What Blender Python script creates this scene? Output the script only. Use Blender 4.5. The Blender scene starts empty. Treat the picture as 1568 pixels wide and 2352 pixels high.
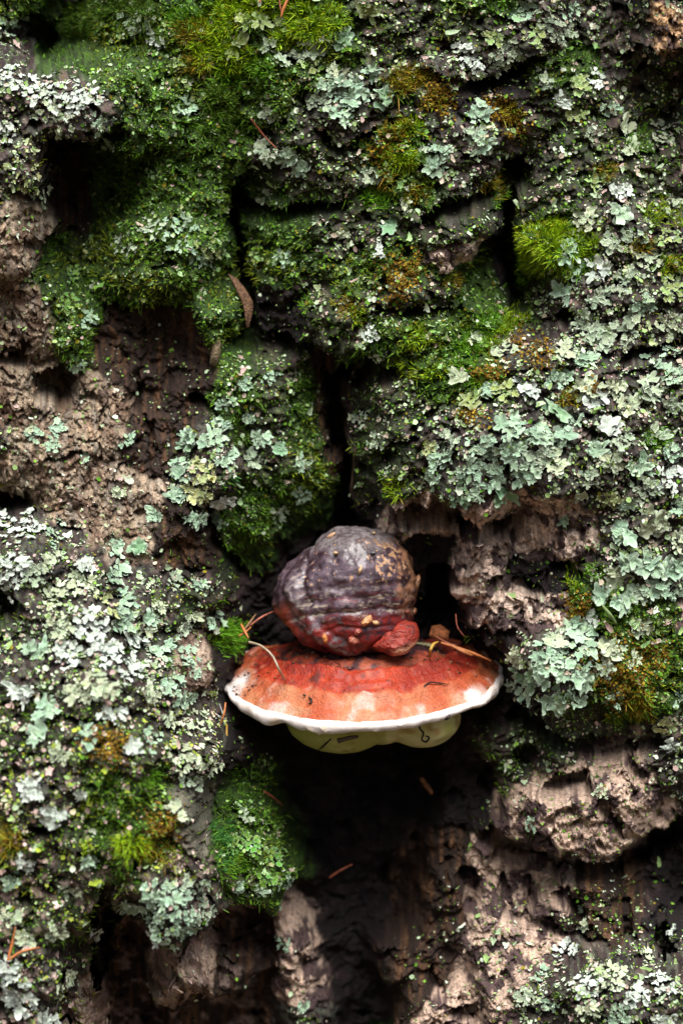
import bpy, bmesh, math, random
import numpy as np
from mathutils import Vector, Matrix

# ------------------------------------------------------------------ camera, sky, sun, exposure
scn = bpy.context.scene
D = 0.90            # camera to the mean bark surface, metres
S = 0.000223        # metres per photo unit (photo measured on a 1568 x 2352 grid) on that surface
ZC = 1.20           # camera height above the forest floor
cam_d = bpy.data.cameras.new('camera'); cam = bpy.data.objects.new('camera', cam_d)
scn.collection.objects.link(cam); scn.camera = cam
cam.location = (0, -D, ZC); cam.rotation_euler = (math.radians(90), 0, 0)
cam_d.sensor_fit = 'VERTICAL'; cam_d.sensor_height = 36.0
cam_d.lens = 36.0 * D / (2352 * S)
cam_d.clip_start = 0.05; cam_d.clip_end = 500
cam_d.dof.use_dof = True; cam_d.dof.focus_distance = D - 0.025; cam_d.dof.aperture_fstop = 4.0

world = bpy.data.worlds.new('World'); scn.world = world; world.use_nodes = True
wn = world.node_tree.nodes; wl = world.node_tree.links
bg = wn['Background']; sky = wn.new('ShaderNodeTexSky'); sky.sky_type = 'NISHITA'; sky.sun_disc = False
sky.sun_elevation = math.radians(56); sky.sun_rotation = math.radians(188)
sky.air_density = 1.0; sky.dust_density = 4.0; sky.ozone_density = 0.6
wl.new(sky.outputs[0], bg.inputs[0]); bg.inputs[1].default_value = 0.05

sun_d = bpy.data.lights.new('sun', 'SUN'); sun = bpy.data.objects.new('sun', sun_d); scn.collection.objects.link(sun)
sun_d.energy = 3.6; sun_d.angle = math.radians(46); sun_d.color = (1.0, 0.985, 0.955)
sun.location = (0.4, -2, 4)
sun.rotation_euler = Vector((-0.12, 0.52, -0.84)).to_track_quat('-Z', 'Y').to_euler()

scn.view_settings.view_transform = 'Standard'; scn.view_settings.look = 'None'
scn.view_settings.gamma = 1.0; scn.view_settings.exposure = 1.08
scn.view_settings.use_curve_mapping = False
scn.cycles.max_bounces = 8; scn.cycles.diffuse_bounces = 3; scn.cycles.glossy_bounces = 2
scn.cycles.transmission_bounces = 6; scn.cycles.use_denoising = True

COL = scn.collection
rng = np.random.default_rng(7); random.seed(7)

# ------------------------------------------------------------------ helpers
_perm = np.random.default_rng(3).permutation(256).astype(np.int32); _perm = np.concatenate([_perm, _perm, _perm])
_grad = np.random.default_rng(4).normal(size=(256, 3)).astype(np.float32); _grad /= np.linalg.norm(_grad, axis=1)[:, None]
def perlin(x, y, z=0.0):
    x, y, z = np.broadcast_arrays(np.asarray(x, np.float32), np.asarray(y, np.float32), np.asarray(z, np.float32))
    xi, yi, zi = np.floor(x), np.floor(y), np.floor(z)
    fx, fy, fz = x - xi, y - yi, z - zi
    xi = xi.astype(np.int32) & 255; yi = yi.astype(np.int32) & 255; zi = zi.astype(np.int32) & 255
    u, v, w = (t * t * t * (t * (t * 6 - 15) + 10) for t in (fx, fy, fz))
    def g(i, j, k):
        h = _perm[_perm[_perm[xi + i] + yi + j] + zi + k]
        gr = _grad[h]
        return gr[..., 0] * (fx - i) + gr[..., 1] * (fy - j) + gr[..., 2] * (fz - k)
    a = g(0, 0, 0); a = a + u * (g(1, 0, 0) - a)
    b = g(0, 1, 0); b = b + u * (g(1, 1, 0) - b)
    a = a + v * (b - a)
    c = g(0, 0, 1); c = c + u * (g(1, 0, 1) - c)
    d = g(0, 1, 1); d = d + u * (g(1, 1, 1) - d)
    c = c + v * (d - c)
    return (a + w * (c - a)) * 1.5
def fbm(x, y, z=0.0, octv=4, gain=0.5, ridged=False):
    r = 0; a = 1.0; f = 1.0; t = 0
    for o in range(octv):
        n = perlin(np.asarray(x) * f + 17.3 * o, np.asarray(y) * f - 9.1 * o, np.asarray(z) * f + 3.7 * o)
        if ridged: n = 1 - 2 * np.abs(n)
        r = r + a * n; t += a; a *= gain; f *= 2.03
    return r / t
def sstep(a, b, x):
    t = np.clip((np.asarray(x) - a) / (b - a), 0, 1); return t * t * (3 - 2 * t)
def mix(a, b, t):
    a = np.asarray(a, np.float32); b = np.asarray(b, np.float32)
    return a + (b - a) * np.asarray(t)[..., None]
def P(px, py, H):
    """photo direction + height H (cm) of the surface towards the viewer -> a point"""
    f = (D - np.asarray(H) / 100.0) / D
    return np.stack([(np.asarray(px) - 784) * S * f, -np.asarray(H) / 100.0 + 0 * f, ZC + (1176 - np.asarray(py)) * S * f], -1)

def mesh_from(name, V, F, col=None, mats=(), smooth=True, normals=None):
    """V (n,3), F (m,3|4) arrays"""
    V = np.asarray(V, np.float32); F = np.asarray(F, np.int32)
    me = bpy.data.meshes.new(name); k = F.shape[1]
    me.vertices.add(len(V)); me.vertices.foreach_set('co', V.ravel())
    me.loops.add(F.size); me.loops.foreach_set('vertex_index', F.ravel())
    me.polygons.add(len(F)); me.polygons.foreach_set('loop_start', np.arange(len(F), dtype=np.int32) * k)
    me.update(calc_edges=True)
    if smooth: me.polygons.foreach_set('use_smooth', np.ones(len(F), bool))
    if col is not None:
        at = me.color_attributes.new('Col', 'FLOAT_COLOR', 'POINT')
        at.data.foreach_set('color', np.concatenate([col, np.ones((len(col), 1))], 1).astype(np.float32).ravel())
    for m in mats: me.materials.append(m)
    if normals is not None: me.normals_split_custom_set_from_vertices([tuple(n) for n in normals])
    return me
def link(name, me, parent=None, loc=None):
    o = bpy.data.objects.new(name, me); COL.objects.link(o)
    if parent is not None: o.parent = parent
    if loc is not None: o.location = loc
    return o
def tag(o, label=None, cat=None, group=None, kind=None):
    if label: o['label'] = label
    if cat: o['category'] = cat
    if group: o['group'] = group
    if kind: o['kind'] = kind
    return o
def empty(name, loc=(0, 0, 0)):
    o = bpy.data.objects.new(name, None); COL.objects.link(o); o.location = loc; o.empty_display_size = 0.005; return o

def material(name, base=None, attr=False, rough=0.8, spec=0.3, var=0.35, vscale=900.0, bump=0.0, bscale=1500.0,
             objvar=0.0, rim=None, sss=0.0, coat=0.0, trans=0.0, ior=1.45, vdet=4.0, bdist=0.0006):
    m = bpy.data.materials.new(name); m.use_nodes = True
    nt = m.node_tree; N = nt.nodes; L = nt.links; b = N['Principled BSDF']
    b.inputs['Roughness'].default_value = rough; b.inputs['Specular IOR Level'].default_value = spec
    b.inputs['IOR'].default_value = ior
    tc = N.new('ShaderNodeTexCoord')
    if attr:
        a = N.new('ShaderNodeVertexColor'); a.layer_name = 'Col'; c = a.outputs['Color']
    else:
        r = N.new('ShaderNodeRGB'); r.outputs[0].default_value = (*base, 1); c = r.outputs[0]
    if rim is not None:
        a = N.new('ShaderNodeAttribute'); a.attribute_name = 'rim'
        mx = N.new('ShaderNodeMix'); mx.data_type = 'RGBA'; L.new(a.outputs['Fac'], mx.inputs['Factor'])
        L.new(c, mx.inputs['A']); mx.inputs['B'].default_value = (*rim, 1); c = mx.outputs['Result']
    nz = N.new('ShaderNodeTexNoise'); nz.inputs['Scale'].default_value = vscale; nz.inputs['Detail'].default_value = vdet
    nz.inputs['Roughness'].default_value = 0.65
    L.new(tc.outputs['Object'], nz.inputs['Vector'])
    mr = N.new('ShaderNodeMapRange'); mr.inputs['From Min'].default_value = 0.3; mr.inputs['From Max'].default_value = 0.7
    mr.inputs['To Min'].default_value = 1 - var; mr.inputs['To Max'].default_value = 1 + var
    L.new(nz.outputs['Fac'], mr.inputs['Value']); val = mr.outputs['Result']
    hs = N.new('ShaderNodeHueSaturation'); L.new(c, hs.inputs['Color']); L.new(val, hs.inputs['Value'])
    if objvar:
        oi = N.new('ShaderNodeObjectInfo')
        m2 = N.new('ShaderNodeMapRange'); m2.inputs['To Min'].default_value = 1 - objvar; m2.inputs['To Max'].default_value = 1 + objvar
        L.new(oi.outputs['Random'], m2.inputs['Value'])
        mm = N.new('ShaderNodeMath'); mm.operation = 'MULTIPLY'; L.new(val, mm.inputs[0]); L.new(m2.outputs['Result'], mm.inputs[1])
        L.new(mm.outputs[0], hs.inputs['Value'])
        wr = N.new('ShaderNodeMath'); wr.operation = 'MULTIPLY'; wr.inputs[1].default_value = 7.31; L.new(oi.outputs['Random'], wr.inputs[0])
        fr = N.new('ShaderNodeMath'); fr.operation = 'FRACT'; L.new(wr.outputs[0], fr.inputs[0])
        m3 = N.new('ShaderNodeMapRange'); m3.inputs['To Min'].default_value = 0.465; m3.inputs['To Max'].default_value = 0.515
        L.new(fr.outputs[0], m3.inputs['Value']); L.new(m3.outputs['Result'], hs.inputs['Hue'])
    L.new(hs.outputs['Color'], b.inputs['Base Color'])
    if bump:
        n2 = N.new('ShaderNodeTexNoise'); n2.inputs['Scale'].default_value = bscale; n2.inputs['Detail'].default_value = 5
        L.new(tc.outputs['Object'], n2.inputs['Vector'])
        bp = N.new('ShaderNodeBump'); bp.inputs['Strength'].default_value = bump; bp.inputs['Distance'].default_value = bdist
        L.new(n2.outputs['Fac'], bp.inputs['Height']); L.new(bp.outputs['Normal'], b.inputs['Normal'])
    if sss: b.inputs['Subsurface Weight'].default_value = sss; b.inputs['Subsurface Radius'].default_value = (0.004, 0.002, 0.001); b.inputs['Subsurface Scale'].default_value = 0.6
    if coat: b.inputs['Coat Weight'].default_value = coat; b.inputs['Coat Roughness'].default_value = 0.16
    if trans: b.inputs['Transmission Weight'].default_value = trans
    return m

MAT = {}
MAT['bark'] = material('bark', attr=True, rough=0.72, spec=0.35, var=0.5, vscale=480, bump=1.0, bscale=900, vdet=8, bdist=0.0016)
MAT['crumb'] = material('crust_lichen', attr=True, rough=0.9, spec=0.15, var=0.18, vscale=1500, bump=0.3, bscale=2500)
MAT['blade'] = material('moss', attr=True, rough=0.6, spec=0.3, var=0.15, vscale=600)
MAT['fungus'] = material('fungus_skin', attr=True, rough=0.4, spec=0.4, var=0.3, vscale=600, bump=0.45, bscale=1100, coat=0.35, vdet=7)
MAT['shelf'] = material('fungus_shelf', attr=True, rough=0.5, spec=0.4, var=0.3, vscale=600, bump=1.0, bscale=900, coat=0.08, vdet=8, bdist=0.0011)
MAT['flesh'] = material('fungus_flesh', attr=True, rough=0.6, spec=0.35, var=0.06, vscale=500, bump=0.25, bscale=1500)
LCOL = {'mint': (0.36, 0.55, 0.36), 'pale': (0.50, 0.60, 0.38), 'white': (0.62, 0.72, 0.61), 'grey': (0.34, 0.44, 0.29),
        'olive': (0.28, 0.40, 0.13), 'teal': (0.22, 0.41, 0.22), 'yellow': (0.46, 0.53, 0.22), 'green': (0.13, 0.34, 0.04)}
for k, c in LCOL.items():
    MAT['lichen_' + k] = material('lichen_' + k, base=c, rough=0.8, spec=0.25, var=0.26, vscale=260, bump=0.7, bscale=800, bdist=0.0008,
                                  objvar=0.24, rim=tuple(min(0.8, 0.25 + v * 0.8) for v in c))
MAT['lichen_under'] = material('lichen_underside', base=(0.05, 0.04, 0.03), rough=0.9, var=0.4)
# ------------------------------------------------------------------ the bark: coarse relief from measured heights (cm)
CTRL = """0,0,.5 150,60,-2.8 300,40,-.5 450,60,.5 620,80,1 800,60,1 1000,60,1 1200,60,1.2 1400,80,-.6 1530,60,3
60,240,2.5 200,240,2.5 330,260,1 450,260,.3 560,300,-.3 700,240,1 850,240,1.2 1000,250,1 1200,230,.6 1350,260,.3 1500,250,-.8
50,400,3 160,420,-3.8 250,430,-2.6 380,420,-.5 480,450,.3 560,470,-3 650,470,-.5 800,420,.5 950,380,1.2 1100,330,1.5 1180,400,-1.5 1260,430,1 1420,400,.8 1540,400,.5
50,560,3 150,560,-2 220,600,-2 330,580,.8 450,580,1 540,620,-3.5 630,600,-.8 760,560,0 900,560,.8 1050,520,1.8 1170,620,-3.2 1260,560,1.5 1420,520,1.8 1540,600,2
60,720,2 150,760,.8 280,760,-1.8 400,780,-2.2 500,720,1 570,760,-3 680,720,-.8 800,740,.8 950,720,1.2 1100,720,.5 1200,720,-.8 1350,720,1.8 1500,740,2.2
60,900,1.8 130,890,-.5 250,900,-.3 380,880,-2 480,900,-.5 560,900,0 660,900,-1.5 740,900,-3.5 800,920,-3 900,900,.8 1050,900,1.8 1250,860,3 1450,900,3
60,1050,1.8 250,1050,.8 380,1030,-1 470,1070,1.2 600,1050,-1.2 700,1050,-2 780,1050,-3.8 850,1020,.3 950,1020,1.5 1150,1000,3.5 1400,1000,3.8 1560,1000,3
40,1160,0 150,1180,1.5 300,1180,.8 450,1160,1 560,1180,-1.5 700,1180,-3 790,1190,-5.5 850,1170,-1 950,1150,1 1100,1110,3 1300,1100,3.8 1500,1120,3.5
60,1280,3.5 180,1300,2.5 330,1260,1 450,1260,0 560,1280,-3 660,1290,-5 800,1250,-6 900,1230,-1.5 1000,1270,-3 1090,1280,.4 1200,1230,-.3 1300,1220,1.6 1450,1250,3 1550,1280,3
60,1450,4 200,1450,4 330,1430,2.5 440,1420,.8 520,1420,-1.5 600,1430,-5 800,1400,-7 1010,1430,-4.5 1080,1380,.2 1180,1350,.5 1300,1400,2 1450,1400,3 1560,1400,3
60,1600,5 250,1600,5 380,1590,3.5 440,1570,1.5 500,1600,-1.2 600,1600,-5 800,1600,-7 1100,1600,-5 1180,1600,-1 1260,1560,3.2 1400,1550,3 1550,1560,2.5
60,1750,5.5 250,1750,5.5 450,1740,3.5 540,1770,-.3 600,1780,-3 700,1780,-8 900,1780,-9 1080,1780,-4.5 1180,1720,-2 1300,1700,.5 1400,1690,0 1500,1720,1.5
60,1900,5.5 250,1900,5 400,1900,4.5 450,1960,4 540,1900,.5 620,1900,-.5 720,1900,-8 900,1900,-7 1050,1900,-3.6 1150,1880,-1 1280,1880,1.5 1420,1850,2 1550,1880,-.5
100,2050,5 215,2080,4.5 270,2150,-2.5 380,2080,4.5 460,2080,3.5 560,2020,.5 650,2000,.2 730,2050,-7.5 900,2050,-8 1040,2050,-2.2 1200,2000,-3 1380,1960,.6 1500,2000,-3
80,2200,5 215,2180,1.5 300,2230,-5.5 400,2250,3 500,2200,.5 560,2150,-5.5 690,2170,-2.2 790,2200,-7.5 930,2180,-2.4 1000,2200,-2.5 1150,2150,-.3 1300,2120,0 1480,2150,.6
80,2330,4.5 210,2320,1.2 310,2330,-5.5 450,2340,-4.5 600,2330,-6 700,2310,-2.5 830,2320,-7.5 1000,2320,-.5 1200,2280,1.5 1400,2260,2.6 1540,2300,3"""
CTRL = np.array([[float(v) for v in t.split(',')] for t in CTRL.split()], np.float32)
_x, _y, _h = CTRL.T
CTRL[:, 2] = np.where(_h > 0, _h * (1 + 0.55 * (_x < 480) * (_y > 1240) + 0.5 * (_x < 260) * (_y < 700) + .8 * (_x > 1150) * (_y > 2200)), np.where(_h < -2, _h * 1.3, _h))

# bark plates: centre, half sizes, tilt (degrees), rise (cm), kind of surface
# L dense pale lichen, l thin lichen on dark bark, m mossy green, b bare tan wood, f dark fibrous wood, d dark wet bark and cavity walls darkened as shade, g grey lump
PLATES = """30,90,60,60,0,.3,L 110,60,45,70,0,-.4,m 260,60,120,60,0,.2,m 410,90,90,90,0,.3,m 560,90,110,90,0,.2,m 730,70,90,80,0,.2,m
900,60,110,70,0,.3,l 1080,60,120,55,0,.3,l 1090,135,140,45,-8,.5,L 1270,60,130,70,-8,.4,L 1300,150,70,60,0,0,m 1440,110,60,110,10,.5,L 1535,50,60,85,5,.8,b 1530,200,70,90,0,.2,l
130,240,160,55,5,.7,L 360,250,90,100,0,.3,m 470,290,60,110,0,.1,m 640,190,90,80,0,.2,m 770,230,130,65,0,.4,L 960,210,110,60,0,.2,l 1130,240,120,50,-5,0,d 1290,260,80,90,0,.2,l 1430,300,80,80,0,.3,l
50,390,70,60,20,.5,L 160,440,60,110,0,-.5,f 270,400,90,100,0,0,m 400,420,80,80,0,.2,m 490,400,60,90,0,.1,m 660,370,80,50,0,.3,l 790,380,80,45,0,.3,l 910,350,100,60,0,.3,m 1080,320,110,70,0,.4,L 1260,440,80,60,-10,.6,l 1430,400,100,60,-10,.4,l
50,540,68,80,0,.7,b 140,620,45,90,0,.2,m 320,590,110,90,0,.3,m 460,620,80,100,0,.3,m 640,560,80,70,0,.2,m 800,540,100,55,0,.2,l 870,620,110,50,-5,.3,m 1060,510,90,34,-35,.6,l 1035,565,75,26,-35,.7,b 1260,560,80,70,0,.4,m 1430,540,110,70,-8,.4,L 1550,560,60,60,0,.2,L
50,740,75,85,10,.5,b 180,760,50,90,0,.2,m 320,820,90,100,5,-.2,f 440,830,60,130,0,-.2,f 500,720,60,70,0,.3,m 640,720,60,70,0,0,d 740,710,60,50,0,.4,l 800,740,80,45,0,.4,l 930,680,140,42,-3,.4,l 950,790,120,42,0,.4,m 1120,700,70,60,0,.1,m 1330,650,90,60,-8,.3,L 1480,680,100,60,-8,.4,L
60,900,70,70,0,.3,b 220,960,110,90,10,.3,b 360,1010,80,90,8,.1,f 480,1060,70,100,0,.3,L 540,890,55,90,0,.3,m 620,860,60,80,0,.1,l 610,1030,70,90,0,.2,l 700,1000,50,90,0,-.1,m 680,1150,90,80,0,.1,m 900,930,95,70,0,.3,l 880,1070,80,90,0,.3,l 1060,870,100,60,0,.3,m 1240,810,140,45,-12,.4,L 1160,1000,170,90,-10,.6,L 1400,910,130,80,-8,.4,L 1400,1080,160,70,-5,.4,L 1510,790,90,40,-5,.3,L
940,1180,80,45,-10,.4,b 120,1100,100,80,0,.2,b 280,1150,100,90,10,.3,b 430,1240,80,100,0,.1,f 560,1220,60,80,0,0,m 1200,1160,110,36,-5,.5,b 1290,1235,95,48,-5,.7,b 1095,1300,55,75,0,.4,b 1150,1390,70,55,10,.5,b 1230,1330,60,45,0,-.3,d 1250,1410,60,45,0,.3,b 1450,1270,110,80,0,.4,L 1400,1400,100,60,0,.2,m 1280,1530,115,85,-10,.6,L 1440,1560,110,80,0,.3,m 1120,1490,60,70,0,.2,d 1160,1570,50,60,0,.1,d
60,1290,70,110,0,.5,L 190,1340,90,90,10,.4,L 330,1390,80,110,12,.3,L 300,1270,60,50,0,.1,b 450,1390,70,110,10,.3,l 440,1540,50,90,12,.2,b 130,1510,120,80,10,.4,L 320,1550,120,80,15,.4,L 450,1670,80,90,10,.3,L 140,1680,130,80,10,.3,l 330,1720,120,70,10,.3,l 110,1820,120,70,10,.3,L 290,1860,120,80,0,.2,m 440,1840,45,50,0,.4,g 447,1905,42,45,0,.6,g 110,1960,120,70,0,.4,l 300,1960,90,50,0,.1,m 385,2060,95,85,0,.8,L 460,2050,50,90,0,.4,L 130,2110,120,60,-5,.4,l 80,2250,110,80,0,.4,L 210,2290,50,70,0,.2,b
580,1840,60,80,0,.2,m 600,1970,95,75,0,.6,m 390,2240,75,62,0,.8,b 475,2180,40,70,0,.5,b 690,2140,45,50,0,.5,b 690,2240,50,60,0,.5,b 700,2330,50,40,0,.3,L 540,1500,50,100,0,0,d 540,1690,50,100,0,0,d 560,2220,60,130,0,-.2,f
1190,1740,80,70,0,.3,l 1340,1680,90,50,-8,.3,l 1290,1830,100,70,0,.5,b 1440,1770,90,80,0,.4,b 1340,1920,90,40,10,.5,b 1530,1730,60,80,0,.4,L 1000,1990,60,80,0,.1,f 1110,2050,45,90,5,.4,b 1230,2060,90,80,0,.3,b 1400,2080,90,80,0,.3,f 1170,2180,100,80,0,.4,b 960,2220,70,90,10,.4,f 1350,2260,150,80,-5,.4,L 1070,2320,90,50,0,.4,b 1520,2220,70,90,0,.4,L 1530,2060,60,80,0,.1,d
820,2040,90,230,0,-.3,d 800,1450,220,230,0,-.3,d 880,1780,170,100,0,-.2,d 940,2040,50,90,0,.3,f 1010,2120,50,70,10,.4,f 900,2150,50,60,0,.4,f 760,960,45,110,0,-.2,f 1175,610,35,100,0,-.2,d 290,2250,45,110,0,-.3,f 440,2340,70,40,0,0,f"""
PLATES = [t.split(',') for t in PLATES.split()]
NREAL = len(PLATES)
_r = np.random.default_rng(11)
for gx in range(-300, 1950, 170):          # plates outside the picture, all round
    for gy in range(-340, 2750, 150):
        if -40 < gx < 1610 and -40 < gy < 2390: continue
        PLATES.append([gx + _r.uniform(-40, 40), gy + _r.uniform(-40, 40), _r.uniform(70, 120), _r.uniform(50, 90), _r.uniform(-10, 10), .4, _r.choice(list('LLlmb'))])
# cracks and hollows: polyline, half width (photo units), depth (cm)
CRACKS = [([(800, 850), (760, 890), (775, 960), (790, 1050), (785, 1130), (790, 1210)], 15, 3.2),
 ([(545, 430), (535, 520), (560, 640), (578, 760), (572, 810)], 18, 2.5), ([(560, 480), (640, 492), (720, 482), (790, 462)], 17, 2.2),
 ([(735, 305), (762, 335), (800, 318), (850, 292)], 10, 1.5), ([(980, 508), (1045, 468), (1110, 440)], 20, 2.4),
 ([(1175, 470), (1165, 560), (1178, 640), (1192, 700)], 18, 3.2), ([(1105, 195), (1170, 178), (1235, 138)], 17, 1.8),
 ([(1430, 818), (1500, 792), (1600, 770)], 13, 2), ([(1290, 712), (1300, 732)], 16, 1.6), ([(1390, 862), (1400, 885)], 11, 1.4),
 ([(640, 785), (700, 806)], 17, 1.8), ([(822, 880), (862, 850), (905, 866)], 14, 2), ([(840, 718), (940, 724), (1045, 712)], 8, 1.1),
 ([(890, 1018), (960, 1010)], 7, 1), ([(965, 1175), (1040, 1172)], 34, 3.2), ([(1005, 1320), (1012, 1420)], 30, 3.5), ([(1195, 1350), (1225, 1350)], 16, 1.4),
 ([(1060, 1195), (1130, 1200), (1180, 1225)], 20, 1.8), ([(1180, 1640), (1300, 1712), (1400, 1722), (1500, 1700)], 22, 2),
 ([(1278, 1800), (1325, 1802)], 27, 2.8), ([(1130, 1900), (1200, 1950), (1330, 1985), (1400, 1990), (1480, 1935), (1600, 1900)], 30, 3),
 ([(1530, 2130), (1535, 2180)], 22, 2.5), ([(118, 885), (138, 895)], 34, 2.6), ([(0, 825), (45, 828), (52, 795)], 12, 1.6), ([(0, 1160), (50, 1165)], 24, 2.8),
 ([(0, 1395), (25, 1405)], 30, 2.6), ([(248, 2055), (240, 2120), (228, 2230)], 20, 4), ([(55, 1922), (135, 1918)], 9, 1.2), ([(60, 60), (110, 110)], 26, 1.6),
 ([(120, 330), (230, 320), (260, 300)], 18, 1.6), ([(345, 960), (350, 1000), (358, 1040)], 4, .6), ([(235, 940), (240, 1010), (236, 1060)], 4, .5),
 ([(110, 1040), (200, 1050)], 6, .6), ([(330, 900), (322, 940)], 12, .8), ([(1185, 390), (1185, 391)], 38, 3), ([(450, 925), (500, 935)], 12, 1.2),
 ([(1120, 2230), (1150, 2265)], 11, .9), ([(1060, 1440), (1180, 1440)], 10, .6), ([(505, 1180), (500, 1240), (540, 1320)], 14, 1.2), ([(1190, 2100), (1260, 2110)], 14, 1),
 ([(1068, 2000), (1078, 2080)], 13, 1.6), ([(1150, 2020), (1165, 2090)], 14, 1.4), ([(1230, 2020), (1236, 2070)], 11, 1.2), ([(1300, 2050), (1330, 2100)], 16, 1.4), ([(1440, 2080), (1445, 2150)], 16, 1.8),
 ([(1255, 2125), (1285, 2135)], 12, 1.3), ([(1150, 2230), (1165, 2260)], 13, 1.3), ([(1040, 2330), (1080, 2345)], 16, 1.2), ([(990, 2240), (1010, 2280)], 12, 1.2), ([(1190, 1720), (1220, 1760)], 16, 1.6), ([(1120, 1790), (1150, 1850)], 18, 1.6),
 ([(1380, 1840), (1420, 1880)], 10, 1), ([(1450, 1720), (1470, 1760)], 12, 1.2), ([(1130, 1330), (1150, 1350)], 10, .8), ([(1100, 1440), (1130, 1470)], 12, 1), ([(1270, 1300), (1330, 1290)], 10, 1.2), ([(1330, 1330), (1300, 1300)], 12, 1.2),
 ([(390, 2200), (420, 2260), (400, 2300)], 6, .9), ([(360, 2260), (330, 2210)], 6, .8), ([(700, 2180), (690, 2200)], 12, 1), ([(660, 2210), (720, 2205)], 8, .9), ([(470, 2130), (430, 2180)], 14, 1.4)]

STEP = 3.75
gx = np.arange(-340, 1910, STEP, dtype=np.float32); gy = np.arange(-380, 2735, STEP, dtype=np.float32)
NX, NY = len(gx), len(gy); PX, PY = np.meshgrid(gx, gy)
def coarse(x, y):
    num = np.zeros_like(x); den = np.zeros_like(x)
    for cx, cy, h in CTRL:
        q = ((x - cx) ** 2 + (y - cy) ** 2) / (2 * 46.0 ** 2)
        w = np.exp(-q) + 2e-4 / (1 + q * q); num += w * h; den += w
    return num / den
wx = PX + 34 * fbm(PX / 120, PY / 120, 1.5, 3) + 17 * fbm(PX / 36, PY / 36, 7.5, 3)
wy = PY + 30 * fbm(PX / 120, PY / 120, 5.5, 3) + 17 * fbm(PX / 36, PY / 36, 9.5, 3)
H = coarse(wx[::2, ::2], wy[::2, ::2])
_ix = np.minimum(np.arange(NX) / 2, H.shape[1] - 1.001); _iy = np.minimum(np.arange(NY) / 2, H.shape[0] - 1.001)
_x0 = _ix.astype(int); _y0 = _iy.astype(int); _fx = (_ix - _x0)[None, :]; _fy = (_iy - _y0)[:, None]
H = (H[_y0][:, _x0] * (1 - _fx) + H[_y0][:, _x0 + 1] * _fx) * (1 - _fy) + (H[_y0 + 1][:, _x0] * (1 - _fx) + H[_y0 + 1][:, _x0 + 1] * _fx) * _fy
H = H.astype(np.float32)
# plates
d1 = np.full(PX.shape, 9e9, np.float32); d2 = d1.copy(); cell = np.zeros(PX.shape, np.int32); rise = np.zeros(PX.shape, np.float32)
KIND = 'LlmbfdG'; W = {k: np.zeros(PX.shape, np.float32) for k in 'Llmbfdg'}; WT = np.zeros(PX.shape, np.float32)
for i, p in enumerate(PLATES):
    cx, cy, a, b, ang, rs = (float(v) for v in p[:6]); t = math.radians(ang)
    x0, x1 = np.searchsorted(gx, [cx - 4.2 * a - 60, cx + 4.2 * a + 60]); y0, y1 = np.searchsorted(gy, [cy - 4.2 * b - 60, cy + 4.2 * b + 60])
    sl = (slice(y0, y1), slice(x0, x1)); X = wx[sl] - cx; Y = wy[sl] - cy
    d = np.hypot((X * math.cos(t) + Y * math.sin(t)) / a, (-X * math.sin(t) + Y * math.cos(t)) / b)
    near = d < d1[sl]
    d2[sl] = np.where(near, d1[sl], np.minimum(d2[sl], d)); d1[sl] = np.where(near, d, d1[sl])
    cell[sl] = np.where(near, i, cell[sl]); rise[sl] = np.where(near, rs, rise[sl])
    w = np.exp(-2.6 * d * d); W[p[6]][sl] += w; WT[sl] += w
WT = np.zeros_like(WT)
for i_, k in enumerate(W):
    W[k] = W[k] * np.exp((.9 if k in 'bfg' else 2.3) * fbm(PX / 46, PY / 38, 100.3 + 7.7 * i_, 4, .6)); WT += W[k]
for k in W: W[k] = W[k] / (WT + 1e-9)
edge = np.clip(d2 - d1, 0, 2)
prof = 1 - np.exp(-(edge / 0.16) ** 1.3)
seam = sstep(-0.05, 0.45, fbm(PX / 90, PY / 90, 21.5, 2))
H += rise * (0.35 + 0.65 * prof) * 0.6 - 0.40 * (1 - prof) * seam + 0.12 * np.clip(1 - d1 * d1, -1, 1)
# cracks and hollows
for pts, hw, dep in CRACKS:
    pts = np.array(pts, np.float32); best = np.full(PX.shape, 9e9, np.float32)
    lo = pts.min(0) - 4 * hw - 30; hi = pts.max(0) + 4 * hw + 30
    x0, x1 = np.searchsorted(gx, [lo[0], hi[0]]); y0, y1 = np.searchsorted(gy, [lo[1], hi[1]]); sl = (slice(y0, y1), slice(x0, x1))
    X, Y = wx[sl] , wy[sl]; bb = np.full(X.shape, 9e9, np.float32)
    for a, b in zip(pts[:-1], pts[1:]):
        ab = b - a; t = np.clip(((X - a[0]) * ab[0] + (Y - a[1]) * ab[1]) / (ab @ ab + 1e-6), 0, 1)
        bb = np.minimum(bb, np.hypot(X - a[0] - t * ab[0], Y - a[1] - t * ab[1]))
    bb = bb * (1 + 0.55 * fbm(X / 30, Y / 30, 31.5, 3)) + hw * .5 * fbm(X / 70, Y / 70, 35.5, 2)
    H[sl] -= dep * 1.25 * (1 - sstep(hw * 0.55, hw * 1.35, bb))
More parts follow.
